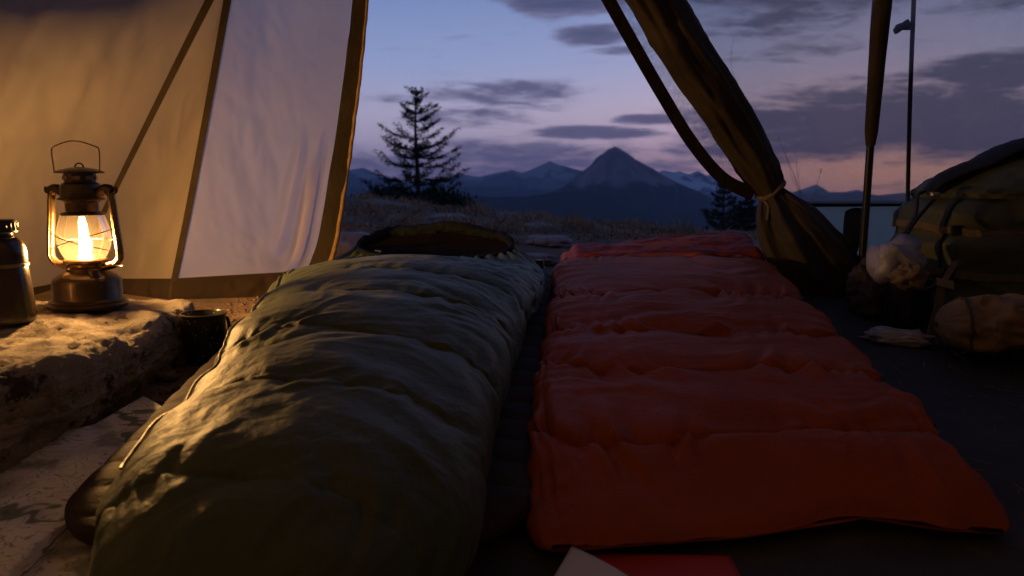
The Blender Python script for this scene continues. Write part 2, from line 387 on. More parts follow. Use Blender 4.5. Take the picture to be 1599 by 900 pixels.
def mountain_mat(name, rock1, rock2, forest, tree_z, snow=0., snow_lo=0., sc=.004):
    m = bpy.data.materials.new(name); m.use_nodes = True; g = NT(m.node_tree); b = g.n['Principled BSDF']
    geo = g.node('ShaderNodeNewGeometry'); v = geo.outputs['Position']; sp = g.node('ShaderNodeSeparateXYZ'); g.l.new(v, sp.inputs[0])
    n = g.noise(v, sc, 7, .62)
    c = g.mix(g.mr(n, .35, .65), rock1, rock2)
    c = g.mix(g.mr(g.m('ADD', sp.outputs[2], g.m('MULTIPLY', g.m('SUBTRACT', n, .5), 160)), tree_z-25, tree_z+25), forest, c)
    if snow:
        s = g.m('MULTIPLY', g.mr(g.noise(v, sc*1.6, 5, .6), .45, .53), g.mr(g.m('ADD', sp.outputs[2], g.m('MULTIPLY', g.noise(v, sc, 3), 60)), snow_lo, snow_lo+50))
        c = g.mix(g.m('MULTIPLY', s, snow), c, (.72, .70, .72))
    g.l.new(c, b.inputs['Base Color']); b.inputs['Roughness'].default_value = .95; b.inputs['Specular IOR Level'].default_value = .1
    return m

def map_mat():
    m = bpy.data.materials.new('printed_map'); m.use_nodes = True; g = NT(m.node_tree); b = g.n['Principled BSDF']
    tc = g.node('ShaderNodeTexCoord'); v = tc.outputs['Generated']; sp = g.node('ShaderNodeSeparateXYZ'); g.l.new(v, sp.inputs[0])
    n = g.noise(v, 3.2, 5, .55, .4)
    c = g.mix(g.mr(n, .40, .62), (.84, .80, .74), (.62, .59, .55))
    # relief shading print: dark wooded patches and contour lines
    c = g.mix(g.m('MULTIPLY', g.mr(g.noise(v, 9, 3, .5, .3), .52, .66), .75), c, (.17, .19, .15))
    w = g.m('FRACT', g.m('MULTIPLY', n, 26)); line = g.mr(g.m('ABSOLUTE', g.m('SUBTRACT', w, .5)), .03, .08, 1, 0)
    c = g.mix(g.m('MULTIPLY', line, .7), c, (.20, .15, .10))
    riv = g.mr(g.m('ABSOLUTE', g.m('SUBTRACT', g.noise(v, 1.7, 4, .5, .5), .5)), .006, .014, 1, 0)
    c = g.mix(g.m('MULTIPLY', riv, .8), c, (.06, .10, .06))
    c = g.mix(g.m('MULTIPLY', g.mr(g.noise(v, 2.0, 2, .5), .55, .68), .6), c, (.16, .19, .13))
    g.l.new(c, b.inputs['Base Color']); b.inputs['Roughness'].default_value = .75; return m
M['map'] = map_mat()

def cup_mat():
    m = bpy.data.materials.new('speckled_enamel'); m.use_nodes = True; g = NT(m.node_tree); b = g.n['Principled BSDF']
    tc = g.node('ShaderNodeTexCoord'); v = tc.outputs['Object']
    vo = g.node('ShaderNodeTexVoronoi'); g.l.new(v, vo.inputs['Vector']); vo.inputs['Scale'].default_value = 110
    sp = g.m('MULTIPLY', g.mr(vo.outputs['Distance'], .14, .26, 1, 0), g.mr(g.noise(v, 45, 2), .50, .56))
    g.l.new(g.mix(sp, (.016, .015, .014), (.50, .46, .40)), b.inputs['Base Color']); b.inputs['Roughness'].default_value = .28; return m
M['cup'] = cup_mat()

# ================================================================== SETTING
PROF = np.array([(-12000, -330), (-3000, -300), (-300, -60), (-50, -4), (-6, -.62), (-2, -.40), (0, -.182), (3.3, .28), (4.2, .365), (5.2, .40), (6.2, .415), (7.4, .405), (9, .32), (12, -.02), (18, -.9), (40, -5),
                 (150, -32), (700, -140), (2000, -240), (4500, -290), (12000, -330), (30000, -340)])
def terrain(X, Y):
    X, Y = np.asarray(X, float), np.asarray(Y, float)
    z = np.interp(Y, PROF[:, 0], PROF[:, 1])
    z = z - .10*14*np.tanh((X+.5)/14)*sstep(3.4, 6.5, Y)
    z = z - 260*sstep(60, 4000, np.abs(X))*sstep(3500, 0, Y)
    out = np.clip(sstep(3.25, 4.2, Y)+sstep(2.5, 3.4, np.abs(X))+sstep(.9, 2., -Y), 0, 1)
    z = z + out*(.065*fbm(X*1.1, Y*1.1, 0, 4, 3)+.022*fbm(X*4, Y*4, 0, 4, 9))
    r = np.hypot(X, Y)
    z = z + sstep(80, 900, r)*28*fbm(X/420, Y/420, 0, 5, 21)
    return z
u = np.linspace(-1, 1, 560); gx = 1.6*np.sinh(u*math.asinh(14000/1.6)); gy = 2.0 + gx
GX, GY = np.meshgrid(gx, gy, indexing='ij')
tag(surf('ground', np.stack([GX, GY, terrain(GX, GY)], -1), M['ground']), kind='structure')

def ridge_range(name, D, line, base, depth, material, seed, rough=.10, nx=420, ny=90, gully=1.):
    """a mountain range: crest line given by photo bearings at distance D, with spurs and gullies"""
    line = [pt(x, y, D) for x, y in line]; lx = np.array([p[0] for p in line]); lz = np.array([p[2] for p in line])
    xs = np.linspace(lx[0], lx[-1], nx); crest = np.interp(xs, lx, lz)
    span = lx[-1]-lx[0]; d = np.linspace(-1, 1, ny)
    Xg, Dg = np.meshgrid(xs, d, indexing='ij')
    wob = fbm(Xg/(depth*.35), Dg*1.5, 0, 4, seed)*depth*.16*np.abs(Dg)*2
    Xw = Xg+wob
    cz = np.interp(Xw, lx, lz)
    rel = np.clip(1-np.abs(Dg), 0, 1)
    hgt = (cz-base)
    z = base-20 + (hgt+20)*rel**1.15
    sp = ridged(Xw/(depth*.18), Dg*1.3, 0, 4, seed+5)-.9
    z = z + hgt*rough*gully*sp*np.clip(np.abs(Dg)*6, 0.12, 1)*rel
    P = np.stack([Xg+0*Dg, D+Dg*depth, z], -1)
    return tag(surf(name, P, material), kind='structure')

mm_blue = mountain_mat('far_range_rock', (.10, .095, .10), (.17, .16, .165), (.03, .035, .03), -60, snow=.35, snow_lo=30, sc=.0016)
mm_snow = mountain_mat('snowy_range_rock', (.11, .10, .105), (.17, .16, .16), (.05, .05, .05), -150, snow=.95, snow_lo=-130, sc=.0022)
mm_peak = mountain_mat('peak_rock', (.14, .11, .112), (.25, .20, .20), (.030, .034, .030), -8, sc=.005)
mm_hill = mountain_mat('forest_hill', (.03, .036, .03), (.045, .05, .04), (.022, .027, .023), 500, sc=.006)
ridge_range('mountain_range', 9500, [(200, 300), (380, 285), (470, 296), (535, 267), (552, 264), (568, 262), (590, 272), (640, 284), (690, 278), (722, 272), (748, 276), (775, 270), (800, 265), (815, 270), (835, 262),
            (850, 255), (859, 251), (868, 256), (888, 261), (915, 269), (960, 282), (1010, 290), (1060, 300)], -330, 1500, mm_blue, 41)
ridge_range('mountain_range', 10500, [(940, 300), (990, 282), (1020, 270), (1036, 266), (1050, 269), (1062, 267), (1075, 272), (1090, 267), (1104, 274), (1118, 270), (1135, 278), (1160, 284), (1200, 292), (1240, 300),
            (1275, 288), (1292, 300), (1320, 300), (1338, 296), (1365, 306), (1420, 300), (1500, 306), (1600, 300), (1750, 312)], -340, 1400, mm_snow, 63, rough=.13)
ridge_range('mountain', 5600, [(700, 345), (780, 330), (850, 304), (880, 290), (900, 277), (921, 259), (939, 243), (950, 233), (960, 229), (968, 232), (982, 242), (1004, 256), (1030, 271), (1056, 285), (1086, 297), (1110, 309), (1160, 322), (1230, 338)],
            -300, 1150, mm_peak, 85, rough=.19)
ridge_range('forest_hill', 4000, [(300, 306), (480, 309), (560, 310), (640, 304), (700, 300), (760, 307), (820, 306), (870, 300), (905, 297), (940, 300), (985, 309), (1030, 318), (1090, 326), (1180, 322), (1300, 318), (1500, 314), (1750, 312)],
            -300, 1100, mm_hill, 107, rough=.05)

# haze: the dusk air between the tent and the ranges
def haze():
    x0, x1, y0, y1, z0, z1 = -13000, 13000, -2000, 12600, -700, 520
    V = [(x, y, z) for x in (x0, x1) for y in (y0, y1) for z in (z0, z1)]
    F = [(0, 1, 3, 2), (4, 6, 7, 5), (0, 4, 5, 1), (2, 3, 7, 6), (0, 2, 6, 4), (1, 5, 7, 3)]
    m = bpy.data.materials.new('dusk_haze'); m.use_nodes = True; g = NT(m.node_tree); g.n.clear()
    v = g.node('ShaderNodeVolumePrincipled'); v.inputs['Color'].default_value = (.52, .66, 1, 1); v.inputs['Density'].default_value = HAZE_D
    o = g.node('ShaderNodeOutputMaterial'); g.l.new(v.outputs[0], o.inputs['Volume'])
    h = mesh_np('haze', V, F, m, smooth=False); tag(h, kind='stuff')
HAZE_D = 6.0e-5
haze()

# ------------------------------------------------------------------ outside vegetation and stones
def grass():
    n = 80000
    Y = 3.5 + (RNG.random(n)**1.25)*6.8; X = (RNG.random(n)*1.0-.44)*Y*1.25
    keep = (fbm(X*1.3, Y*1.3, 0, 3, 5) > .04) | (RNG.random(n) < .12)
    keep &= ~((Y < 3.9) & (X > -.75) & (X < 1.2))
    nt = 260; ty = 4.2+RNG.random(nt)**.8*4.6; tx = (RNG.random(nt)-.44)*ty*1.2; m = 46
    X = np.concatenate([X[keep], (tx[:, None]+RNG.standard_normal((nt, m))*.045).ravel()]); Y = np.concatenate([Y[keep], (ty[:, None]+RNG.standard_normal((nt, m))*.045).ravel()])
    n = len(X); tall = np.concatenate([np.ones(n-nt*m), np.repeat(1.2+1.1*RNG.random(nt), m)]); Z = terrain(X, Y)-.01
    clump = .5+.9*np.clip(fbm(X*1.1+9, Y*1.1, 0, 3, 8)+.25, 0, 1)
    h = (.018+.040*RNG.random(n))*clump*tall; a = RNG.random(n)*6.283; lean = h*(.3+.9*RNG.random(n)); w = .0028+.003*RNG.random(n)
    la = RNG.random(n)*6.283
    B = np.stack([X, Y, Z], 1); sx = np.stack([np.cos(a)*w, np.sin(a)*w, 0*a], 1)
    mid = B+np.stack([np.cos(la)*lean*.35, np.sin(la)*lean*.35, h*.65], 1); tip = B+np.stack([np.cos(la)*lean, np.sin(la)*lean, h], 1)
    V = np.stack([B-sx, B+sx, mid+sx*.7, mid-sx*.7, tip], 1).reshape(-1, 3)
    i = np.arange(n)[:, None]*5
    F = np.concatenate([i+np.array([[0, 1, 2]]), i+np.array([[0, 2, 3]]), i+np.array([[3, 2, 4]])])
    o = mesh_np('dry_grass', V, F, M['grass'], smooth=False)
    t = np.repeat(np.clip(.5+.5*fbm(X*.8, Y*.8, 0, 3, 14)+.25*RNG.standard_normal(n)+.16*(tall > 1), 0, 1), 5)
    at = o.data.attributes.new('tint', 'FLOAT', 'POINT'); at.data.foreach_set('value', t.astype(np.float32))
    tag(o, 'dry brown grass covering the knoll outside the tent', kind='stuff')
grass()

def ico(sub):
    bm = bmesh.new(); bmesh.ops.create_icosphere(bm, subdivisions=sub, radius=1)
    V = np.array([v.co[:] for v in bm.verts]); F = np.array([[v.index for v in f.verts] for f in bm.faces]); bm.free(); return V, F
def stone(name, c, size, seed, material, label, cat, group=None, sub=4, p=2.6, amp=.22, rot=0., parent=None):
    V, F = ico(sub); d = (np.abs(V)**p).sum(1)**(-1/p); Q = V*d[:, None]
    q = Q*1.4+seed*3.1
    Q = Q*(1+amp*fbm(q[:, 0], q[:, 1], q[:, 2], 4, seed)[:, None]+.05*ridged(q[:, 0]*2, q[:, 1]*2, q[:, 2]*2, 3, seed+3)[:, None]-.05)
    Q = Q*np.array(size); cr, sr = math.cos(rot), math.sin(rot); Q = np.stack([Q[:, 0]*cr-Q[:, 1]*sr, Q[:, 0]*sr+Q[:, 1]*cr, Q[:, 2]], 1)
    o = mesh_np(name, Q+np.array(c), F, material)
    return tag(o, label, cat, group)
for i, (x, y, Y, s, lab) in enumerate([
        (522, 372, 3.45, (.11, .08, .07), 'pale pinkish boulder just outside the left edge of the tent door'),
        (552, 352, 3.9, (.10, .08, .045), 'low pale stone in the grass behind the pink boulder'),
        (505, 398, 3.25, (.07, .06, .045), 'small pale stone tucked against the base of the left door edge'),
        (858, 378, 4.0, (.13, .09, .035), 'flat grey stone in the grass between the two sleeping bags'),
        (838, 397, 3.5, (.09, .07, .03), 'small flat stone right beyond the green sleeping bag hood'),
        (700, 337, 5.4, (.13, .08, .04), 'dark low stone on the knoll below the spruce')]):
    c = pt(x, y, Y); c[2] = terrain(c[0], c[1])+s[2]*.45
    stone('outdoor_stone', c, s, 20+i, M['stone_out'], lab, 'stone', 'stones outside the tent', rot=i*.7)

def leaf_tris(C, D, L, W):
    """needle sprays: one narrow kite per centre C, direction D, length L, width W"""
    n = len(C); up = RNG.standard_normal((n, 3)); S = np.cross(D, up); S /= np.linalg.norm(S, axis=1, keepdims=True)+1e-9
    L = np.broadcast_to(np.asarray(L), (n,))[:, None]; W = np.broadcast_to(np.asarray(W), (n,))[:, None]
    V = np.stack([C, C+D*L*.5+S*W, C+D*L, C+D*L*.5-S*W], 1).reshape(-1, 3)
    return V, (np.arange(n)[:, None]*4+np.arange(4)[None])
def conifer(name, px_, ptop, Y, hgt_px, spread_px, label, seed, material, whorls=15, dens=1., base_off=0., low=.12, cat='tree', group=None):
    rng = np.random.default_rng(seed)
    top = pt(px_, ptop, Y); z0 = float(terrain(top[0], Y))-.05; H = top[2]-z0; Rmax = spread_px/FPX*Y
    b = np.array((top[0]+base_off, Y, z0)); root = thing(name, b, label, cat, group)
    path = catmull([b, b+(top-b)*.35+np.array((.02, 0, 0)), b+(top-b)*.7+np.array((-.015, 0, 0)), top], 24)
    rb = .018*H+.02
    tube('trunk', path, np.linspace(rb, .004, 24), M['bark'], root, 7)
    Cs, Ds, Ls, Ws = [], [], [], []; bv, bf, off = [], [], 0
    for k in range(whorls):
        f = low+(1-low)*(k+.3*rng.random())/whorls
        if f > .97: continue
        p0 = b+(top-b)*f
        prof = ((1-f)/(1-low))**.80
        nb = rng.integers(5, 8)
        for j in range(nb):
            if rng.random() < .12: continue
            a = 6.283*(j+rng.random()*.7)/nb; L = Rmax*prof*(.55+.55*rng.random())+.05
            rise = .55*f-.10+.12*rng.standard_normal()
            d = np.array((math.cos(a), math.sin(a), rise)); n = 10; t = np.linspace(0, 1, n)[:, None]
            bp = p0+d*L*t; bp[:, 2] += L*(-.22*(1-f)*np.sin(t[:, 0]*3.14)+.16*t[:, 0]**2)
            P = tube_pts(bp, np.linspace(.012*H/3+.003, .002, n), 4); bv.append(P.reshape(-1, 3)); bf.append(grid_faces(n, 4, False, True)+off); off += n*4
            # twigs with needle sprays
            nt = int((10+30*L)*dens)
            for q in range(nt):
                s = .12+.88*rng.random()**.8; i = min(int(s*(n-1)), n-2); o = bp[i]+(bp[i+1]-bp[i])*(s*(n-1)-i)
                sd = 1 if rng.random() < .5 else -1
                lat = np.array((-math.sin(a), math.cos(a), 0))*sd
                td = d/np.linalg.norm(d)*.75+lat*(.8*rng.random()+.2)+np.array((0, 0, -.15+.3*rng.random())); td /= np.linalg.norm(td)
                tl = L*.20*(1.15-s*.7)+.03
                m = max(3, int(tl/.016*dens))
                tt = rng.random(m)*tl; C = o+td*tt[:, None]+rng.standard_normal((m, 3))*.006
                D = td+rng.standard_normal((m, 3))*.55; D /= np.linalg.norm(D, axis=1, keepdims=True)
                Cs.append(C); Ds.append(D); Ls.append(.035+.035*rng.random(m)); Ws.append(np.full(m, .006))
    # leader
    m = 60; tt = rng.random(m); C = top-(top-b)*.10*tt[:, None]; D = rng.standard_normal((m, 3))*.5+np.array((0, 0, .8)); D /= np.linalg.norm(D, axis=1, keepdims=True)
    Cs.append(C); Ds.append(D); Ls.append(np.full(m, .07)); Ws.append(np.full(m, .008))
    mesh_np('branches', np.vstack(bv), np.vstack(bf), M['bark'], root)
    V, F = leaf_tris(np.vstack(Cs), np.vstack(Ds), np.concatenate(Ls), np.concatenate(Ws))
    mesh_np('crown', V, F, material, root, smooth=False)
conifer('spruce_tree', 649, 138, 15, 180, 98, 'tall lone spruce standing on the knoll against the sky', 3, M['needle'], whorls=14, dens=1.25, low=.20)
conifer('spruce_tree', 1132, 286, 15, 90, 48, 'small dark spruce partly hidden behind the tied door flap', 5, M['shrub'], whorls=12, dens=1.7, low=.1)
conifer('spruce_tree', 1165, 312, 13, 70, 44, 'low bushy spruce right of the small one behind the red sleeping bag', 6, M['shrub'], whorls=10, dens=1.7, low=.06)
def shrub(px_, ptop, Y, half_px, label, seed):
    rng = np.random.default_rng(seed); top = pt(px_, ptop, Y); z0 = float(terrain(top[0], Y)); b = np.array((top[0], Y, z0-.05)); H = top[2]-z0; W = half_px/FPX*Y
    root = thing('juniper_shrub', b, label, 'shrub', 'low shrubs on the knoll'); Cs, Ds = [], []; bv, bf, off = [], [], 0
    for k in range(110):
        a = rng.random()*6.283; r = math.sqrt(rng.random())*W; e = b+np.array((math.cos(a)*r, math.sin(a)*r*.7, H*(.35+.65*rng.random())*(1-.55*(r/W)**2)))
        bp = catmull([b, b+(e-b)*.5+np.array((0, 0, -.05)), e], 8); bv.append(tube_pts(bp, np.linspace(.014, .003, 8), 4).reshape(-1, 3)); bf.append(grid_faces(8, 4, False, True)+off); off += 32
        m = 330; s = .25+.75*rng.random(m); i = np.minimum((s*7).astype(int), 6); C = bp[i]+rng.standard_normal((m, 3))*np.array((.13, .10, .05))*H
        D = (e-b)/np.linalg.norm(e-b)*.5+rng.standard_normal((m, 3))*.6; D /= np.linalg.norm(D, axis=1, keepdims=True); Cs.append(C); Ds.append(D)
    mesh_np('stems', np.vstack(bv), np.vstack(bf), M['bark'], root)
    C = np.vstack(Cs); V, F = leaf_tris(C, np.vstack(Ds), .07+.06*rng.random(len(C)), .02); mesh_np('foliage', V, F, M['shrub'], root, smooth=False)
shrub(610, 268, 17, 56, 'dark juniper clump at the left foot of the tall spruce', 31)
shrub(692, 272, 16, 58, 'dark juniper clump at the right foot of the tall spruce', 32)
shrub(543, 300, 16, 22, 'small dark juniper clump beside the left door edge of the tent', 33)

def bare_shrub():
    b = pt(1250, 330, 4.1); b[2] = terrain(b[0], b[1]); rng = np.random.default_rng(4)
    root = thing('bare_shrub', b, 'thin leafless twigs behind the mosquito net near the tied flap', 'shrub')
    def grow(path, r, lvl):
        tube('twig', path, np.linspace(r, r*.35, len(path)), M['twig'], root, 5)
        if lvl == 0: return
        for _ in range(3 if lvl == 2 else 2):
            i = rng.integers(len(path)//3, len(path)-1); d = path[-1]-path[0]; L = np.linalg.norm(d)*(.3+.25*rng.random())
            dd = d/np.linalg.norm(d)+rng.standard_normal(3)*.6; dd /= np.linalg.norm(dd); e = path[i]+dd*L
            grow(catmull([path[i], path[i]+dd*L*.5+rng.standard_normal(3)*L*.08, e], 9), r*.5, lvl-1)
    for tgt in [(1165, 150), (1283, 262), (1215, 215)]:
        e = pt(*tgt, 3.95); m = (b+e)/2+rng.standard_normal(3)*.05
        grow(catmull([b, m, e], 16), .0024, 1)
bare_shrub()

# ================================================================== TENT
APEX = np.array((-.20, 1.9, 1.76))
tent = thing('tent', (.3, 1.2, 0), 'beige dome tent seen from inside, its door open on the mountains', 'tent')
def rib(pts, n=60): return catmull([*pts, APEX], n)
def floorpt(x, y, dz=.012): return np.array((x, y, fl(y)+dz))
f1 = pt(108, 440, 3.12); f2 = pt(270, 440, 2.93); f3 = pt(478, 428, 2.99)
NR = 90
rib1 = rib([f1, pt(180, 292, 3.06), pt(252, 146, 2.94), pt(325, 0, 2.76), pt(440, -230, 2.36)], NR)
rib2 = rib([f2, pt(298, 300, 2.91), pt(326, 150, 2.84), pt(353, 0, 2.72), pt(394, -230, 2.42)], NR)
rib3 = rib([f3, pt(497, 372, 2.99), pt(520, 240, 2.92), pt(538, 110, 2.82), pt(550, 0, 2.70), pt(572, -230, 2.40)], NR)
def dome_rib(x, y, z0=None, steep=((.10, .52), (.34, 1.12), (.66, 1.56))):
    b = np.array((x, y, (terrain(x, y) if z0 is None else z0)+.10)); c = np.array((APEX[0], APEX[1]))
    q = []
    for t, zz in steep:
        xy = b[:2]*(1-t)+c*t; q.append(np.array((*xy, b[2]*.2+zz)))
    return rib([b, *q], NR)
rib0 = dome_rib(-2.22, 1.72, None, ((.03, .52), (.12, 1.12), (.40, 1.62))); ribm1 = dome_rib(-2.15, -.2, None, ((.05, .52), (.18, 1.12), (.5, 1.6))); rib8 = dome_rib(-.9, -1.15); rib7 = dome_rib(1.4, -1.1); rib6 = dome_rib(2.65, .9)
f4 = pt(1335, 430, 3.12)
rib4 = rib([f4, pt(1205, 298, 3.07), pt(1112, 150, 2.92), pt(1008, 0, 2.70)], NR)
rib5 = rib([np.array((2.55, 2.95, .57)), np.array((2.5, 2.72, 1.05)), np.array((2.1, 2.45, 1.45)), np.array((1.1, 2.15, 1.68))], NR)

def panel(name, ra, rb, material, bulge=.05, seed=1, nw=90, wr=.010, sag=0., folds=()):
    """cloth panel stretched between two ribs, with tension wrinkles"""
    s = np.linspace(0, 1, nw)[None, :, None]; ra2 = catmull(ra[::3], 150); rb2 = catmull(rb[::3], 150)
    P = ra2[:, None]*(1-s)+rb2[:, None]*s
    N = normals(P); cen = np.array((.3, 1.2, .5)); flip = np.sign(((P-cen)*N).sum(-1, keepdims=True)); N = N*flip
    v = np.linspace(0, 1, 150)[:, None]; uu = np.linspace(0, 1, nw)[None, :]
    edge = np.sin(uu*math.pi)**.6*np.clip(v*14, 0, 1)*np.clip((1-v)*5, 0, 1)
    wl = np.linalg.norm(ra2-rb2, axis=1)[:, None]
    x = uu*wl; y = v*2.0
    d = bulge*np.sin(uu*math.pi)*np.sin(np.clip(v, 0, 1)*math.pi)**.5
    d = d+wr*edge*(ridged(x*5+y*2.2, y*2.0-x*.8, seed, 3, seed)-.75)*.9
    d = d+wr*.9*edge*fbm(x*3, y*2, seed, 3, seed+4)
    # short puckers pulled off the seams
    ed = np.exp(-np.minimum(uu, 1-uu)*wl/.07)
    d = d+.006*ed*edge*fbm(x*2, y*26+x*16, seed, 2, seed+8)
    for (u0, du, wid, amp, v0, v1) in folds:
        d = d+amp*bump1(uu, u0+du*v, wid)*sstep(v0, v0+.12, v)*sstep(v1, v1-.12, v)
    return surf(name, P+N*d[..., None], material, tent)
o = panel('side_panel', rib0, rib1, M['wall'], .06, 3, 110, .022, folds=((.42, .25, .035, -.030, .2, .8), (.62, .16, .03, .026, .25, .85), (.2, .2, .04, -.025, .1, .7), (.78, .08, .025, -.022, .3, .9)))
o['label'] = 'beige side panel glowing amber behind the lantern'
o = panel('corner_panel', rib1, rib2, M['wall'], .02, 5, 60, .010); o['label'] = 'narrow beige panel between two seams'
o = panel('front_panel', rib2, rib3, M['wall_pale'], .035, 8, 80, .0075, folds=((.86, -.05, .03, -.03, 0, .35), (.93, -.03, .02, .025, 0, .4), (.7, .1, .05, -.016, .05, .4))); o['label'] = 'pale lilac translucent panel left of the door'
panel('rear_panel', ribm1, rib0, M['roof'], .05, 12); panel('rear_panel', rib8, ribm1, M['roof'], .05, 14); panel('rear_panel', rib7, rib8, M['roof'], .05, 15)
panel('rear_panel', rib6, rib7, M['roof'], .05, 16); panel('rear_panel', rib5, rib6, M['roof'], .05, 17)
# mosquito net above the sill, between the door edge and the right-hand corner
sillA = pt(1256, 319, 3.10); sillM = pt(1400, 318, 3.12); sillB = np.array((2.55, 2.95, .57))
k4 = int(np.argmin(np.abs(rib4[:, 2]-sillA[2])))
o = panel('mosquito_net', rib4[k4:], rib5, M['net'], .0, 21, 90, .004); o['label'] = 'fine grey mosquito net over the sky right of the tied flap'
# skirt under the left panels
def skirt(name, a, b, material, n=60, drop=None, seed=1, lean=.03):
    t = np.linspace(0, 1, n)[:, None]; top = a*(1-t)+b*t; bot = top.copy(); bot[:, 2] = terrain(top[:, 0], top[:, 1])-.01; bot[:, 1] -= lean
    s = np.linspace(0, 1, 14)[None, :, None]; P = top[:, None]*(1-s)+bot[:, None]*s
    P[..., 1] -= (.02*fbm(P[..., 0]*9, P[..., 2]*9, seed, 3, seed)+.012*ridged(P[..., 0]*14, P[..., 2]*5, seed, 2, seed))*np.sin(s[..., 0]*3.14)
    return surf(name, P, material, tent)
def lip(p, dz=.012): q = p.copy(); q[2] += dz; q[1] -= .004; return q
skirt('skirt', lip(rib0[0]), lip(f1), M['skirt'], seed=3); skirt('skirt', lip(f1), lip(f2), M['skirt'], seed=4); skirt('skirt', lip(f2), lip(f3), M['skirt'], seed=5)
for a, b in ((ribm1, rib0), (rib8, ribm1), (rib7, rib8), (rib6, rib7), (rib5, rib6)): skirt('skirt', lip(a[0]), lip(b[0]), M['skirt'], seed=9, lean=0)
# lower nylon strip under the net
def sillstrip():
    t = np.linspace(0, 1, 90)[:, None]; top = catmull([sillA, sillM, np.array((2.0, 3.06, .575)), sillB], 90)
    bx = np.linspace(f4[0]-.08, 2.55, 90); by = np.linspace(3.16, 3.0, 90); bot = np.stack([bx, by, terrain(bx, by)-.01], 1)
    s = np.linspace(0, 1, 40)[None, :, None]; P = top[:, None]*(1-s)+bot[:, None]*s
    P[..., 1] += .012*fbm(P[..., 0]*7, P[..., 2]*4, 0, 3, 2)+.012*(ridged(P[..., 0]*6+P[..., 2]*3, P[..., 2]*2, 0, 2, 6)-.7)
    o = surf('sill_panel', P, M['sill'], tent); o['label'] = 'pale grey green nylon strip below the mosquito net'
    tube('sill_binding', top-np.array((0, .006, 0)), .011, M['band'], tent, 8)
    pk = pt(1328, 362, 3.13)  # small dark patch of cloth bulging from the strip
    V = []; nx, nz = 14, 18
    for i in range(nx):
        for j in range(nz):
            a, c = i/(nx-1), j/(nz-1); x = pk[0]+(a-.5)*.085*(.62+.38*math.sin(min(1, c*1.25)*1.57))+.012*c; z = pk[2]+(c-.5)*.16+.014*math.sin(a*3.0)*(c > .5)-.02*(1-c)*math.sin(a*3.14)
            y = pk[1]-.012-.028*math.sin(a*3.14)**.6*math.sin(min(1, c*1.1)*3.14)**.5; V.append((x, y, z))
    o = surf('sill_patch', np.array(V).reshape(nx, nz, 3), M['flap'], tent); o['label'] = 'small dark bulging patch on the sill strip'
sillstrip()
# seams, poles and bands
def off_in(P, d):
    c = np.array((.3, 1.0, .7)); v = c-P; return P+v/np.linalg.norm(v, axis=1, keepdims=True)*d
def seam(path, w, material, name='seam_tape', label=None, d=.014):
    p = off_in(path, d); T = np.gradient(p, axis=0); v = np.array((.3, 1.0, .7))-p
    wd = np.cross(T, v); return ribbon(name, p, w, wd, .005, material, tent)
seam(rib1, np.linspace(.015, .030, NR), M['binding']); seam(rib2, np.linspace(.022, .024, NR), M['binding'])
for rr in (rib0, ribm1, rib8, rib7, rib6, rib5): seam(rr, .03, M['binding'])
tube('pole_foot_tape', [f2+np.array((0, -.012, 0)), np.array((f2[0]+.004, f2[1]-.04, terrain(f2[0], f2[1]-.04)))], .010, M['binding'], tent, 6, n=8)
# left door edge: a dark band with an orange-lit piping
b3 = off_in(rib3, .010); side = np.zeros_like(b3); side[:] = (1, .12, .0)
bw = np.interp(np.linspace(0, 1, NR), [0, .08, .3, .6, 1], [.055, .075, .062, .052, .03])
bpath = b3+side*(bw[:, None]*.45)
bpath[:, 1] += .012*fbm(np.linspace(0, 9, NR), 0, 0, 2, 4)
ribbon('door_band', bpath, bw, side, .010, M['band'], tent)
pip = b3+side*(bw[:, None]*.95); pip[:, 0] += .004*fbm(np.linspace(0, 26, NR), 0, 0, 2, 6)
tube('door_piping', pip+np.array((0, -.004, 0)), np.interp(np.linspace(0, 1, NR), [0, .2, .5, 1], [.012, .009, .006, .004]), M['piping'], tent, 6)
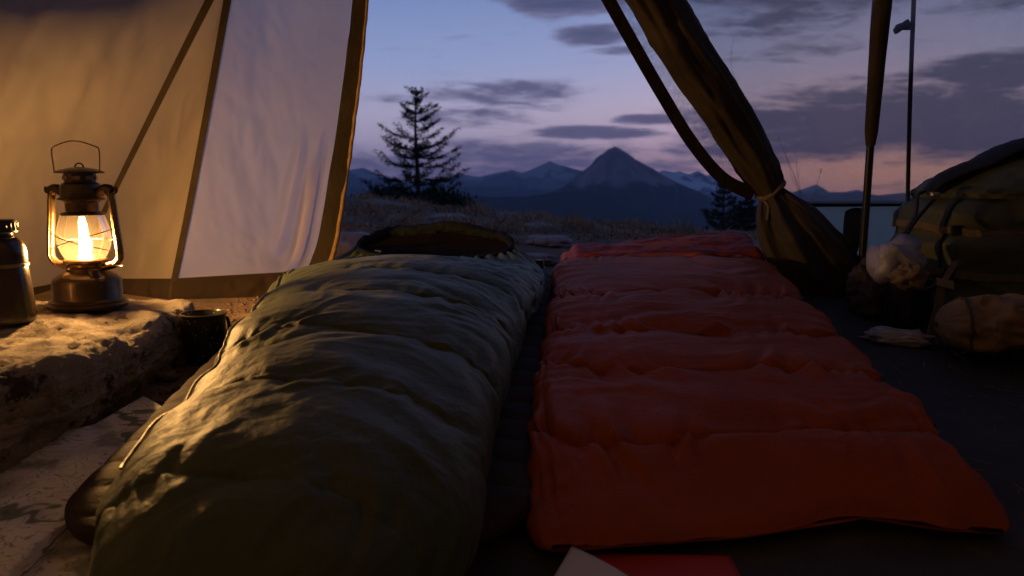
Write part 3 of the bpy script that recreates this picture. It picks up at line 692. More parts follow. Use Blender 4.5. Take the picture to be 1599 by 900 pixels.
# the rolled door flap
def flap():
    c = catmull([pt(1204, 300, 3.00), pt(1168, 232, 2.97), pt(1108, 136, 2.86), pt(1058, 60, 2.76), pt(1003, -30, 2.64), APEX+np.array((.15, .1, -.08))], 120)
    s = np.linspace(0, 1, 120); r = np.interp(s, [0, .03, .10, .25, .5, 1], [.043, .050, .064, .074, .078, .07])
    P = tube_pts(c, r, 64); a = np.linspace(0, 6.283, 64, endpoint=False)[None, :]
    N = P-c[:, None]; N /= np.linalg.norm(N, axis=-1, keepdims=True)
    L = s[:, None]*1.6
    d = .013*(ridged(np.cos(a)*1.6+L*.5, np.sin(a)*1.6, L*1.6, 3, 12)-.8)+.006*np.sin(a*5+L*3)*np.exp(-s[:, None]*9)+.004*fbm(np.cos(a)*4, np.sin(a)*4, L*3, 2, 3)
    root = surf('door_flap', P+N*d[..., None], M['flap'], tent, wv=True, caps=True); root['label'] = 'dark olive door flap rolled up along the door edge'
    # skirt of the flap, flaring out under the tie
    cen = catmull([pt(1204, 298, 3.0), pt(1222, 338, 2.98), pt(1256, 392, 2.96), pt(1292, 440, 2.97), pt(1322, 478, 3.0)], 110)
    T = np.gradient(cen, axis=0); T /= np.linalg.norm(T, axis=1, keepdims=True)
    wd = np.cross(T, np.array((0, 1., 0))); wd /= np.linalg.norm(wd, axis=1, keepdims=True); dp = np.cross(wd, T)
    t = np.linspace(0, 1, 110); hw = np.interp(t, [0, .08, .3, .6, .85, 1], [.040, .062, .118, .150, .140, .07]); hd = np.interp(t, [0, .1, .4, 1], [.040, .05, .075, .06])
    k = 120; a = np.linspace(0, 6.283, k, endpoint=False)
    ca, sa = np.cos(a), np.sin(a)
    fold = 1+.17*np.cos(a[None]*7+.7+1.6*fbm(ca[None]*1.2, sa[None]*1.2, t[:, None]*1.5, 2, 9))*sstep(0, .25, t)[:, None]+.12*np.sin(a*13)[None]*np.exp(-t[:, None]*5)
    fold = fold+.34*fbm(ca[None]*2.5, sa[None]*2.5, t[:, None]*2.2, 3, 5)
    Q = cen[:, None]+wd[:, None]*(ca[None]*hw[:, None]*(.82+.18*fold))[..., None]+dp[:, None]*(sa[None]*hd[:, None]*fold)[..., None]
    Q[..., 2] = np.maximum(Q[..., 2], fl(Q[..., 1])+.008)
    o = surf('flap_tail', Q, M['flap'], tent, wv=True, caps=True); o['label'] = 'gathered olive tail of the flap flaring out below the tie'
    tc = pt(1203, 297, 3.0); T0 = (c[4]-c[0])/np.linalg.norm(c[4]-c[0])
    A = np.cross(T0, (0, 1., 0)); A /= np.linalg.norm(A); B = np.cross(A, T0); th = np.linspace(0, 6.283, 40, endpoint=False)
    ring = tc+np.outer(np.cos(th), A)*.053+np.outer(np.sin(th), B)*.053+np.outer(.006*np.sin(th*2), T0)
    tube('flap_tie', ring, .010, M['tie'], tent, 8, cyc=True)
    e = tc+A*.05-B*.03
    tube('flap_tie', [e, e+np.array((.02, -.02, -.03)), e+np.array((.015, -.025, -.08))], .005, M['tie'], tent, 6, n=10)
    # the free edge strip in front of the roll, with a sliver of gauze between
    st = catmull([pt(1176, 304, 2.99), pt(1128, 278, 2.97), pt(1080, 222, 2.92), pt(1032, 144, 2.84), pt(985, 62, 2.74), pt(946, -8, 2.66), pt(880, -130, 2.5), APEX+np.array((-.02, .1, -.06))], 110)
    wdir = np.cross(np.gradient(st, axis=0), st-np.array((0, 0, CAMZ)))
    ribbon('door_edge_strip', st, np.interp(np.linspace(0, 1, 110), [0, .2, 1], [.05, .045, .04]), wdir, .014, M['band'], tent)
    rl = c[np.linspace(4, 119, 110).astype(int)]
    q = np.linspace(0, 1, 12)[None, :, None]; P = st[:, None]*(1-q)+rl[:, None]*q
    P[..., 1] += .03+.01*fbm(P[..., 0]*12, P[..., 2]*12, 0, 3, 8)
    surf('flap_gauze', P, M['sliver'], tent)
flap()
# standing pole in its sleeve, guy cord and clip
pp = catmull([pt(1346, 412, 2.93), pt(1352, 330, 2.90), pt(1362, 190, 2.83), pt(1378, 0, 2.70), pt(1400, -200, 2.52)], 60)
tube('pole', pp, .0135, M['pole'], tent, 10)
ps = pp[26:]; rs = np.interp(np.linspace(0, 1, len(ps)), [0, .06, .5, 1], [.016, .022, .030, .036])
Pq = tube_pts(ps, rs, 20); aa = np.linspace(0, 6.283, 20, endpoint=False)
surf('pole_sleeve', Pq+(.003*fbm(np.cos(aa)[None]*3, np.sin(aa)[None]*3, np.linspace(0, 6, len(ps))[:, None], 3, 4))[..., None], M['flap'], tent, wv=True, caps=True)
cp = catmull([pt(1417, 322, 2.97), pt(1421, 160, 2.87), pt(1427, 0, 2.74), pt(1434, -150, 2.6)], 40)
tube('guy_cord', cp, .0075, M['cord'], tent, 7)
def clip():
    c = pt(1412, 41, 2.765)
    prof = np.array([(-.034, -.012), (-.026, -.026), (-.004, -.012), (.022, -.012), (.030, -.004), (.030, .012), (.016, .012), (.008, .022), (-.008, .010), (-.024, .006)])
    V = [(c[0]+x, c[1]+s*.008, c[2]+z) for s in (-1, 1) for x, z in prof]; n = len(prof)
    F = [tuple(range(n)), tuple(range(2*n-1, n-1, -1))]+[(i, (i+1) % n, n+(i+1) % n, n+i) for i in range(n)]
    o = mesh_np('cord_clip', V, F, M['black'], tent, smooth=False); o['label'] = 'small black clip on the guy cord'
clip()
# groundsheet
gxs = np.linspace(-.86, 2.6, 120); gys = np.linspace(-1.1, 3.14, 150); A, B = np.meshgrid(gxs, gys, indexing='ij')
A = A+(.03*fbm(B*2.2, 0*B, 0, 3, 7))*(A < -.8)
Zg = np.maximum(terrain(A, B), np.where(B > 0, fl(B), -9))+.005+.010*np.clip(fbm(A*4, B*4, 0, 3, 6)+.1, 0, 1)*((A > 1.0)+0)+.004*np.clip(ridged(A*3, B*3, 0, 3, 9)-1.1, 0, 1)
o = surf('groundsheet', np.stack([A, B, Zg], -1), M['groundsheet'], tent); o['label'] = 'black groundsheet on the tent floor'

# ================================================================== SLEEPING MATS
def sleeping_mat(name, material, x0a, x1a, x0b, x1b, Y0, Y1, th, pitch, seed, label, corner=.08):
    n, k = 420, 90; v = np.linspace(0, 1, n)[:, None]; a = np.linspace(0, 6.283, k, endpoint=False)[None]
    Yv = Y0+(Y1-Y0)*v; x0 = x0a+(x0b-x0a)*v; x1 = x1a+(x1b-x1a)*v
    L = Y1-Y0; e = np.minimum(v, 1-v)*L; cl = np.sqrt(np.clip(1-(1-np.clip(e/corner, 0, 1))**2, 0, 1))
    hw = (x1-x0)/2-(1-cl)*corner*.9; cx = (x0+x1)/2
    ca, sa = np.cos(a), np.sin(a); sx = np.sign(ca)*np.abs(ca)**.28; sz = np.sign(sa)*np.abs(sa)**.62
    ph = np.abs(np.sin(math.pi*Yv/pitch+.3*noise3(ca*2, Yv*3, 0, seed)))**.55
    t2 = th*(1-.34*(1-ph)*(1-.72*ca**2))*(.35+.65*cl)
    X = cx+sx*(hw-.004*(1-ph)+.006*fbm(Yv*3, np.sign(ca)*2, 0, 3, seed)); Z = fl(Yv)+.016+th*.5+sz*t2*.5
    P = np.stack(np.broadcast_arrays(X, Yv+0*a, Z), -1)
    root = thing(name, ((x0a+x1a)/2, (Y0+Y1)/2, fl((Y0+Y1)/2)), label, 'sleeping mat', None)
    surf('mat_body', P, material, root, wv=True, caps=True)
    # air valve near the head end
    vx, vy = float(x1b-.06), Y1-.05
    lathe('valve', [(0, .02), (.016, .02), (.018, .014), (.018, .0), (.022, -.01)], M['black'], root, (vx, vy, fl(vy)+.016+th), 16)
sleeping_mat('sleeping_mat', M['mat_brown'], -.815, .030, -.82, .165, 1.28, 3.12, .070, .095, 3, 'dark brown ribbed sleeping mat under the green sleeping bag', .16)
sleeping_mat('sleeping_mat', M['mat_blue'], .075, .80, .205, .93, 1.60, 3.08, .05, .075, 5, 'slate blue ribbed sleeping mat under the red sleeping bag')

# ================================================================== SLEEPING BAGS
def wrinkle_field(S, T, seams, curve, seed, puff, gather, streak, shear=1.0, groove=.006):
    """quilted down: S along the bag (m), T across (m)"""
    s = S+curve*T**2+.034*fbm(T*2.6, S*1.4, 0, 3, seed+1)
    seams = np.asarray(seams); idx = np.clip(np.searchsorted(seams, s)-1, 0, len(seams)-2)
    a, b = seams[idx], seams[idx+1]; f = np.clip((s-a)/(b-a), 0, 1)
    w = (b-a)
    h = puff*(w/.3)**.6*(np.clip(4*f*(1-f), 0, 1)**.45)*(.72+.75*noise3(idx*3.7, T*2.0, 1, seed))
    ds = np.minimum(s-a, b-s); env = np.exp(-np.clip(ds, 0, 1)/(.055))
    g = noise3(T*22+.8*fbm(T*3, s*3, 0, 2, seed+6)*4, idx*5.3+s*3.0, 2, seed+2); g = g*(.5+.9*np.clip(noise3(T*3.1, idx*2.1, 4, seed+9)+.3, 0, 1))
    h = h+gather*env*g*1.5-groove*np.exp(-(ds/.006)**2)
    # long pulled creases sweeping across
    q = fbm(T*1.8, S*1.8, 0, 3, seed+3)
    r = ridged(T*1.5*shear+q*1.0, S*7.0+T*T*3.0+q*1.3, 3, 2, seed+4, .45)
    h = h-streak*.75*np.clip(1.35-r, 0, 1.5)**1.4
    r2 = ridged(T*6+q*2, S*20+T*4*shear+q*3, 7, 3, seed+15, .55)
    h = h-streak*.13*np.clip(1.2-r2, 0, 1.5)*(.4+.6*np.clip(fbm(T*2, S*2, 3, 2, seed+12)+.5, 0, 1))
    h = h+streak*.9*fbm(T*3, S*3.5, 5, 2, seed+5)
    return h

def green_bag():
    n, k = 620, 460
    v = np.linspace(0, 1, n)[:, None]; a = (np.linspace(0, 2*math.pi, k, endpoint=False)-math.pi/2)[None]
    Y0, Y1 = .86, 3.05
    kv = [0, .05, .22, .44, .64, .80, .91, 1]
    hw = np.interp(v, kv, [.262, .268, .285, .325, .382, .435, .430, .36]); cx = np.interp(v, kv, [-.335, -.335, -.337, -.335, -.33, -.325, -.318, -.31])
    H = np.interp(v, kv, [.215, .225, .235, .230, .205, .150, .082, .055])
    ker = np.hanning(61); ker /= ker.sum()
    sm = lambda q: np.convolve(np.pad(q[:, 0], 30, mode='edge'), ker, 'valid')[:, None]
    hw, cx, H = sm(hw), sm(cx), sm(H)
    foot = np.sqrt(np.clip(1-(1-np.clip(v/.15, 0, 1))**2.2, 0, 1)); foot = np.maximum(foot, .02)
    Yv = Y0+(Y1-Y0)*v
    ca, sa = np.cos(a), np.sin(a)
    sx = np.sign(ca)*np.abs(ca)**.96; up = np.clip(sa, 0, 1)**.95; dn = np.clip(-sa, 0, 1)**.6
    cz = H*.42
    X = cx+sx*hw*foot; Z = cz+(H-cz)*up*foot-cz*dn*(.3+.7*foot)
    Yg = Yv+0*a
    base = np.stack(np.broadcast_arrays(X, Yg, Z+fl(Yg)+.072), -1)
    # head end morphs into the tilted hood opening
    cen = np.array((-.300, 3.11, .398)); ring = np.stack([cen[0]+.298*np.sign(ca)*np.abs(ca)**.9, cen[1]-.135*sa, cen[2]-.046*sa+.010*(1-np.abs(ca))], -1)[0]
    m = sstep(.86, 1.0, v)[..., None]
    out = base*(1-m)+ring[None]*m
    bulge = (np.sin(np.clip((v-.84)/.16, 0, 1)*math.pi)*np.clip(-sa, 0, 1)*.09)
    out[..., 1] += bulge; out[..., 2] -= bulge*.3*0
    N = normals(out, False, True)
    c0 = np.stack(np.broadcast_arrays(cx+0*a, Yg, fl(Yg)+.17), -1)
    N = N*np.sign(np.sum(N*(out-c0), -1).mean())
    T = (a+math.pi/2-math.pi)*np.clip(hw, .2, 1)*.95          # signed arc metres from the crown of the bag
    T = np.where(a > math.pi/2, (a-math.pi/2), (a-math.pi/2))*np.clip(hw, .2, 1)*.85
    S = Yv+0*a
    seams = [.5, 1.05, 1.36, 1.66, 1.96, 2.25, 2.50, 2.70, 2.87, 3.4]
    h = wrinkle_field(S-.14*T, T, seams, .26, 5, .0165, .012, .0105, 1.7, .0)
    h = h*np.clip(foot, .3, 1)*(1-.75*sstep(.93, 1, v))
    # tight gathers running into the hood draw cord
    gath = .007*np.sin(T*95+2.5*fbm(T*6, S*3, 0, 2, 4))*sstep(.88, .97, v)*sstep(1.0, .985, v)
    h = h+gath
    floorfade = sstep(-.98, -.55, sa)
    P = out+N*(h*floorfade)[..., None]
    P[..., 2] = np.maximum(P[..., 2], fl(P[..., 1])+.071)
    root = thing('sleeping_bag', (-.34, 2.1, fl(2.1)), 'olive green mummy sleeping bag with an open hood, lying left', 'sleeping bag', None)
    surf('bag_shell', P, M['green'], root, wv=True)
    last = P[-1]
    # rim roll round the opening, fat at the back
    pth = last.copy(); rr = .011+.014*np.clip(-sa[0], 0, 1)**.8
    pth[:, 2] += .004+.010*np.clip(-sa[0], 0, 1)+.010*fbm(np.cos(a[0])*2, np.sin(a[0])*2, 0, 3, 15)
    Pq = tube_pts(np.vstack([pth, pth[:1]])[:, :], np.append(rr, rr[0]), 22)[:-1]
    cc = pth[:, None]; NN = Pq-cc; th = np.linspace(0, 6.283, 22, endpoint=False)[None]
    tt = np.linspace(0, 1, k)[:, None]
    per = np.abs(tt-.5)*2
    Pq = Pq+NN*(.30*fbm(tt*46, np.cos(th)*.9, np.sin(th)*.9, 3, 8)+.25*fbm(tt*11, np.cos(th), np.sin(th), 2, 5))[..., None]
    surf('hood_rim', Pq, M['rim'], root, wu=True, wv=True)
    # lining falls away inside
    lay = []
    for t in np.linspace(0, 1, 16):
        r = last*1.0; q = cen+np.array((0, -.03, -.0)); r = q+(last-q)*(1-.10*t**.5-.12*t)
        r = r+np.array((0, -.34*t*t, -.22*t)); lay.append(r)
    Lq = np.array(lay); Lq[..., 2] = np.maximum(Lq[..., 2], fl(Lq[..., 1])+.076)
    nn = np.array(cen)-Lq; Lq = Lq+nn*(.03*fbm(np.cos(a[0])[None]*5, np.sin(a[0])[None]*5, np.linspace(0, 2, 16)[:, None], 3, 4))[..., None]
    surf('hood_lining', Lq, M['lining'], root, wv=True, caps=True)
    # zip down the lantern side: tape and teeth
    ia = int(np.argmin(np.abs(a[0]-(math.pi-.42)))); zp = P[90:520:4, ia]+N[90:520:4, ia]*.0035
    zl = tube('zip', zp, .0030, M['zip'], root, 6)
    pc = P[515, ia]; tube('zip_pull', [pc, pc+np.array((-.02, -.01, .006)), pc+np.array((-.045, -.025, .0))], .004, M['zip'], root, 6, n=8)
    d0 = last[int(k*.62)]
    tube('draw_cord', [d0+np.array((0, -.02, .03)), d0+np.array((.03, -.07, .03)), d0+np.array((.02, -.13, .02)), d0+np.array((.04, -.18, .02))], .003, M['cord'], root, 6, n=16)
green_bag()

def red_bag():
    n, k = 560, 520
    v = np.linspace(0, 1, n)[:, None]; a = (np.linspace(0, 2*math.pi, k, endpoint=False)-math.pi/2)[None]
    Y0, Y1 = 1.40, 3.13; L = Y1-Y0
    kv = [0, .1, .3, .6, .85, 1]
    x0 = np.interp(v, kv, [.045, .050, .075, .13, .165, .195]); x1 = np.interp(v, kv, [.890, .885, .882, .895, .93, .965])
    hw, cx = (x1-x0)/2, (x0+x1)/2
    H = np.interp(v, kv, [.036, .056, .078, .090, .092, .09])
    ker = np.hanning(61); ker /= ker.sum()
    sm = lambda q: np.convolve(np.pad(q[:, 0], 30, mode='edge'), ker, 'valid')[:, None]
    hw, cx, H = sm(hw), sm(cx), sm(H)
    e0 = np.clip(v*L/.14, 0, 1); e1 = np.clip((1-v)*L/.05, 0, 1)
    end = np.sqrt(np.clip(1-(1-e0)**2, 0, 1))*np.sqrt(np.clip(1-(1-e1)**2, 0, 1)); end = np.maximum(end, .03)
    ca, sa = np.cos(a), np.sin(a)
    sx = np.sign(ca)*np.abs(ca)**.42; up = np.clip(sa, 0, 1)**.62; dn = np.clip(-sa, 0, 1)**.62
    cz = H*.45; wob = .010*fbm(v*5, np.sign(ca)*3, 0, 3, 4)
    X = cx+sx*(hw*(1-.06*(1-end)**2)+wob); Yv = Y0+L*v
    T = sx*hw; S = Yv+0*a
    Yg = Yv+0*a
    # foot hem sags in waves, with a hollow right of the middle
    hem = sstep(.24, 0, v)*(-.055*sstep(.38, .20, T)-.045*sstep(.1, -.38, T)+.05*bump1(T, .16, .10)-.05*sstep(.25, .36, T)+.012*fbm(T*9, 0*T, 0, 3, 2))
    Yg = Yg+hem
    hd = sstep(.93, 1, v)*(.03*fbm(T*5, 0*T, 0, 2, 5)); Yg = Yg+hd
    Z = cz+(H-cz)*up*end-cz*dn*end
    rise = sstep(.88, 1., v)*(.055*sstep(-.3, .35, T))*np.clip(sa+.3, 0, 1)
    lift = .014+.044*sstep(1.36, 1.60, Yg)                 # past the mat the foot sags to the floor
    out = np.stack(np.broadcast_arrays(X, Yg, Z+rise+fl(Yg)+lift), -1)
    N = normals(out, False, True); c0 = np.stack(np.broadcast_arrays(cx+0*a, Yg, fl(Yg)+.08), -1)
    N = N*np.sign(np.sum(N*(out-c0), -1).mean())
    # across-coordinate that keeps running over the edge
    T2 = T+np.sign(ca)*.10*(1-np.abs(sa))
    seams = [.9, 1.60, 1.86, 2.12, 2.46, 2.93, 3.6]
    h = wrinkle_field(S+.05*T2+.05*fbm(T2*2.4, S*1.1, 0, 2, 77), T2, seams, -.06, 23, .0260, .032, .0100, 1.)
    hemgather = .010*noise3(T2*34, S*3, 0, 9)*np.exp(-np.abs(S-1.52)/.05)
    edgeg = .012*noise3(S*30, T2*3, 1, 19)*np.exp(-np.clip(hw-np.abs(T), 0, 1)/.05)
    h = h+hemgather+edgeg
    h = h*(1-.72*sstep(2.86, 2.98, S))
    h = h*np.clip(end, .25, 1)*sstep(-.98, -.5, sa)
    P = out+N*h[..., None]
    P[..., 2] = np.maximum(P[..., 2], fl(P[..., 1])+.013+.044*sstep(1.36, 1.60, P[..., 1]))
    root = thing('sleeping_bag', (.5, 2.2, fl(2.2)), 'rust red quilted sleeping bag spread flat on the right', 'sleeping bag', None)
    surf('bag_shell', P, M['red'], root, wv=True, caps=True)
    # crimson facing folded over the head end
    nu, nw = 90, 70; s = np.linspace(0, 1, nu)[:, None]; q = np.linspace(0, 1, nw)[None]
    xa, xb = .205+.02*0, .955; X = xa+(xb-xa)*s+0*q
    path_y = 2.93+.23*q+.03*fbm(s*3.2, 0*q, 0, 2, 6)*(1-q); Z = fl(path_y)+.058+.084+.060*sstep(.1, .75, s)*np.clip(q, .0, 1)+.010*fbm(s*4, q*3, 0, 3, 8)+.012
    Z = Z-.10*np.clip((q-.86)/.14, 0, 1)**2-.07*np.clip((s-.94)/.06, 0, 1)**2-.09*np.clip((.06-s)/.06, 0, 1)**2-.055*np.clip((.14-q)/.14, 0, 1)+.012*fbm(s*7, q*5, 3, 3, 18)
    Fp = np.stack(np.broadcast_arrays(X, path_y, Z), -1)
    o = surf('head_facing', Fp, M['redlining'], root); o['label'] = 'smooth crimson facing at the head end'
    md = o.modifiers.new('thick', 'SOLIDIFY'); md.thickness = .012
    iz = int(np.argmin(np.abs(a[0]-.12)))
    tube('zip', P[80:540:4, iz]+N[80:540:4, iz]*.002, .004, M['cord'], root, 6)
red_bag()

# ================================================================== STONE TABLE, LANTERN, BOTTLE, CUP, MAP
def stone_block():
    V, F = ico(7); p = 9.; d = (np.abs(V)**p).sum(1)**(-1/p); Q = V*d[:, None]
    hx, hy, hz = .43, .56, .118; c = np.array((-1.38, 1.93, fl(1.93)+.076))
    W = Q*np.array((hx, hy, hz)); nrm = Q/np.linalg.norm(Q, axis=1, keepdims=True)
    x, y, z = W.T
    amp = .020*fbm(x*2.6, y*2.6, z*3, 2, 3)+.010*fbm(x*22, y*22, z*22, 5, 6, .65)+.010*(ridged(x*8, y*8, z*16, 4, 9)-.9)-.022*np.clip(fbm(x*9, y*9, z*11, 3, 29)-.18, 0, 1)
    topm = sstep(.55, .9, Q[:, 2]); amp = amp*(1-.62*topm)
    # broken bedding ledges near the upper edge
    ed = np.floor((fbm(x*5, y*5, 0, 3, 17)+.5)*4)/4
    W = W+nrm*amp[:, None]
    W[:, 2] += topm*(.020*(ed-.5)+.006*ridged(x*24, y*10, 0, 4, 4, .6))
    W[:, 0] -= .05*np.clip(-Q[:, 2], 0, 1)*np.clip(Q[:, 0], 0, 1)
    W[:, 0] -= .10*np.clip(Q[:, 0], 0, 1)*sstep(-.3, -1, Q[:, 1])
    chip = bump1(Q[:, 1], .15, .10)*np.clip(Q[:, 0], 0, 1)**4*np.clip(Q[:, 2], 0, 1)**3
    W[:, 2] -= .03*chip; W[:, 0] -= .03*chip
    W[:, 2] += .012*Q[:, 1]*(Q[:, 2] > -.2)+ .12*(0)
    o = mesh_np('stone_block', W+c, F, M['rock'])
    tag(o, 'large rough stone block used as a table under the lantern', 'rock'); return W+c
RV = stone_block()
def rock_top(x, y, r=.06):
    d = np.hypot(RV[:, 0]-x, RV[:, 1]-y); s = RV[d < r]; return float(np.percentile(s[:, 2], 97))

def lantern():
    lx, ly = -1.195, 2.235; c = np.array((lx, ly, rock_top(lx, ly, .10)-.001))
    root = thing('lantern', c, 'lit brass brown hurricane lantern on the stone block', 'lantern')
    b = lathe('fuel_tank', [(0, 0), (.100, 0), (.103, .004), (.103, .010), (.098, .014), (.099, .020), (.092, .024), (.089, .028), (.089, .074), (.087, .080), (.078, .088), (.060, .098), (.052, .102), (.050, .108), (0, .108)], M['iron'], root, c)
    fc = c+np.array((.045, -.045, .094))
    lathe('filler_cap', [(0, .016), (.013, .016), (.015, .012), (.015, 0), (.017, -.004)], M['iron'], b, fc, 18)
    lathe('burner', [(.050, .106), (.046, .112), (.040, .114), (.040, .120), (.056, .126), (.058, .132), (.054, .136), (.040, .138), (.020, .146), (.012, .148), (0, .148)], M['tubes'], root, c)
    lathe('glass_globe', [(.050, .136), (.058, .150), (.066, .172), (.069, .192), (.067, .215), (.061, .240), (.055, .259)], M['glass'], root, c, 48, 40)
    cap = lathe('chimney_hood', [(.055, .256), (.057, .259), (.054, .264), (.043, .268), (.043, .292), (.052, .298), (.060, .300), (.060, .304), (.053, .306), (.052, .338), (.046, .346), (.041, .348), (.041, .372), (.056, .374), (.0625, .3725), (.063, .376), (.050, .382), (.025, .388), (0, .390)], M['iron'], root, c)
    for i in range(8):
        a = i*math.pi/4+.25; p = c+np.array((math.cos(a)*.0415, math.sin(a)*.0415, .360)); t = np.array((-math.sin(a), math.cos(a), 0))*.010; z = np.array((0, 0, .005)); nn = np.array((math.cos(a), math.sin(a), 0))*.0012
        V = [p+nn+s*t+q*z for s, q in ((-1, -1), (1, -1), (1, 1), (-1, 1))]; mesh_np('vent_slot', V, [(0, 1, 2, 3)], M['wire'], cap, smooth=False)
    th = np.linspace(0, math.pi, 14); ring = c+np.stack([np.cos(th)*.012, 0*th, .387+np.sin(th)*.013], 1); tube('lift_ring', ring, .0022, M['iron'], cap, 6)
    ax = np.array((math.cos(R(-8)), math.sin(R(-8)), 0))
    for s in (-1, 1):
        P = catmull([c+ax*s*r+np.array((0, 0, h)) for r, h in ((.048, .322), (.070, .328), (.087, .318), (.092, .300), (.096, .255), (.101, .205), (.105, .160), (.104, .140), (.092, .124), (.070, .116), (.052, .112))], 60)
        tb = tube('side_tube', P, .0105, M['tubes'], root, 12)
        rb = tube('tube_rib', P[6:50]+np.array((0, -.0105, 0))*1.0, .0022, M['tubes'], tb, 6)
        e = c+ax*s*.104+np.array((0, 0, .322)); tube('handle_ear', [c+ax*s*.085+np.array((0, 0, .322)), e, e+np.array((0, 0, .014))], .006, M['iron'], root, 8, n=8)
        br = [c+ax*s*.05+np.array((0, -.0, .315)), c+ax*s*.075+np.array((0, 0, .330)), c+ax*s*.097+np.array((0, 0, .322))]
        tube('shoulder', br, .014, M['iron'], root, 10, n=12)
    h = [(-.068, .372), (-.071, .40), (-.073, .432), (-.066, .444), (-.040, .454), (-.012, .460), (.018, .457), (.046, .449), (.066, .441), (.070, .430), (.069, .40), (.067, .372)]
    tube('bail_handle', [c+ax*x+np.array((0, -.012, z)) for x, z in h], .0019, M['wire'], root, 6, n=70)
    for s in (-1, 1):
        pth = []
        for t in np.linspace(0, 1, 30):
            ang = R(-90)+s*(t-.5)*R(160); rr = .073+.012*abs(2*t-1)**2; pth.append(c+np.array((math.cos(ang)*rr, math.sin(ang)*rr, .158+.060*t if s > 0 else .158+.060*t)))
        tube('guard_wire', pth, .0016, M['wire'], root, 6)
    hr = [c+np.array((math.cos(t)*.073, math.sin(t)*.073, .186)) for t in np.linspace(R(0), R(180), 30)]
    tube('guard_wire', hr, .0016, M['wire'], root, 6)
    k = [c+np.array((.085, -.02, .118)), c+np.array((.118, -.03, .118))]; tube('wick_knob', k, .003, M['wire'], root, 6, n=4)
    # flame
    n, kk = 40, 20; t = np.linspace(0, 1, n)[:, None]; a = np.linspace(0, 6.283, kk, endpoint=False)[None]
    r = np.interp(t, [0, .05, .15, .3, .42, .55, .62, .72, .85, 1], [.011, .015, .0175, .017, .0115, .006, .0072, .0082, .007, .0035])*(1+.22*noise3(np.cos(a)*1.5, np.sin(a)*1.5, t*5, 3))
    cx = .004*np.sin(t*5.0)-.003*t; P = np.stack(np.broadcast_arrays(cx+r*np.cos(a), .6*r*np.sin(a), .148+.104*t), -1)+c
    fm, e = emit_mat('flame', [(0, (1, .50, .15)), (.28, (1, .54, .18)), (.45, (.30, .15, .042)), (.7, (.10, .045, .011)), (1, (.04, .015, .003))]); e.inputs[1].default_value = FLAME
    surf('flame', P, fm, root, wv=True, caps=True)
FLAME = 3300.
lantern()

def bottle():
    bx, by = -1.275, 1.98; c = np.array((bx, by, rock_top(bx, by, .07)))
    root = thing('bottle', c, 'dark brown bottle with a black cap at the left end of the stone block', 'bottle')
    prof = [(0, 0), (.070, 0), (.079, .004), (.081, .012), (.079, .05), (.074, .10), (.070, .132), (.068, .140), (.070, .144), (.069, .178), (.063, .196), (.050, .210), (.040, .216), (.040, .226)]
    prof = [(r*.9, z) for r, z in prof]
    lathe('bottle_body', prof, M['bottle'], root, c, 48, 70)
    cp = lathe('bottle_cap', [(.040, .222), (.046, .224), (.046, .250), (.043, .255), (0, .257)], M['black'], root, c, 36)
    for i in range(24):
        a = i*6.283/24; p = c+np.array((math.cos(a)*.0462, math.sin(a)*.0462, 0)); tube('grip_rib', [p+np.array((0, 0, .227)), p+np.array((0, 0, .247))], .0016, M['black'], cp, 5)
    lathe('shoulder_band', [(.0625, .138), (.0655, .140), (.0655, .146), (.0625, .148)], M['wire'], root, c, 40)
bottle()

def cup():
    p = onfloor(313, 572); c = np.array((p[0], p[1]+.04, fl(p[1])+.012)); root = thing('enamel_cup', c, 'black speckled enamel cup on the ground beside the stone block', 'cup')
    lathe('cup_body', [(0, 0), (.050, 0), (.054, .004), (.057, .03), (.061, .128), (.0635, .1305), (.0635, .1345), (.0605, .136), (.0585, .132), (.053, .010), (0, .008)], M['cup'], root, c, 56)
    th = np.linspace(0, 6.283, 48, endpoint=False); tube('cup_rim', c+np.stack([np.cos(th)*.062, np.sin(th)*.062, 0*th+.134], 1), .0024, M['wire'], root, 6, cyc=True)
    d = np.array((.45, .89, 0)); tube('cup_handle', [c+d*.058+np.array((0, 0, .112)), c+d*.088+np.array((0, 0, .108)), c+d*.094+np.array((0, 0, .07)), c+d*.078+np.array((0, 0, .036)), c+d*.056+np.array((0, 0, .03))], .005, M['cup'], root, 8, n=24)
cup()

def trail_map():
    A = onfloor(226, 651)[:2]; u = np.array((-.53, -.85)); u /= np.linalg.norm(u); w = np.array((.85, -.53)); nu, nw = 120, 90
    s = np.linspace(0, 1, nu)[:, None]; t = np.linspace(0, 1, nw)[None]; LU, LW = 1.02, .56
    X = A[0]+u[0]*s*LU+w[0]*t*LW; Y = A[1]+u[1]*s*LU+w[1]*t*LW
    fold = lambda q, n: np.abs(((q*n) % 1)-.5)*2
    z = .006+.020*fold(s, 4.)+.014*fold(t, 3.)+.006*np.clip(fbm(X*5, Y*5, 0, 3, 3)+.3, 0, 1)
    z = z*sstep(-.70, -.82, X)*1.0+.009
    z = np.where(X > -.80, .010, z)
    o = surf('trail_map', np.stack([X, Y, np.maximum(fl(Y), terrain(X, Y))+z], -1), M['map']); tag(o, 'creased printed trail map spread on the ground in the lower left corner', 'map')
trail_map()

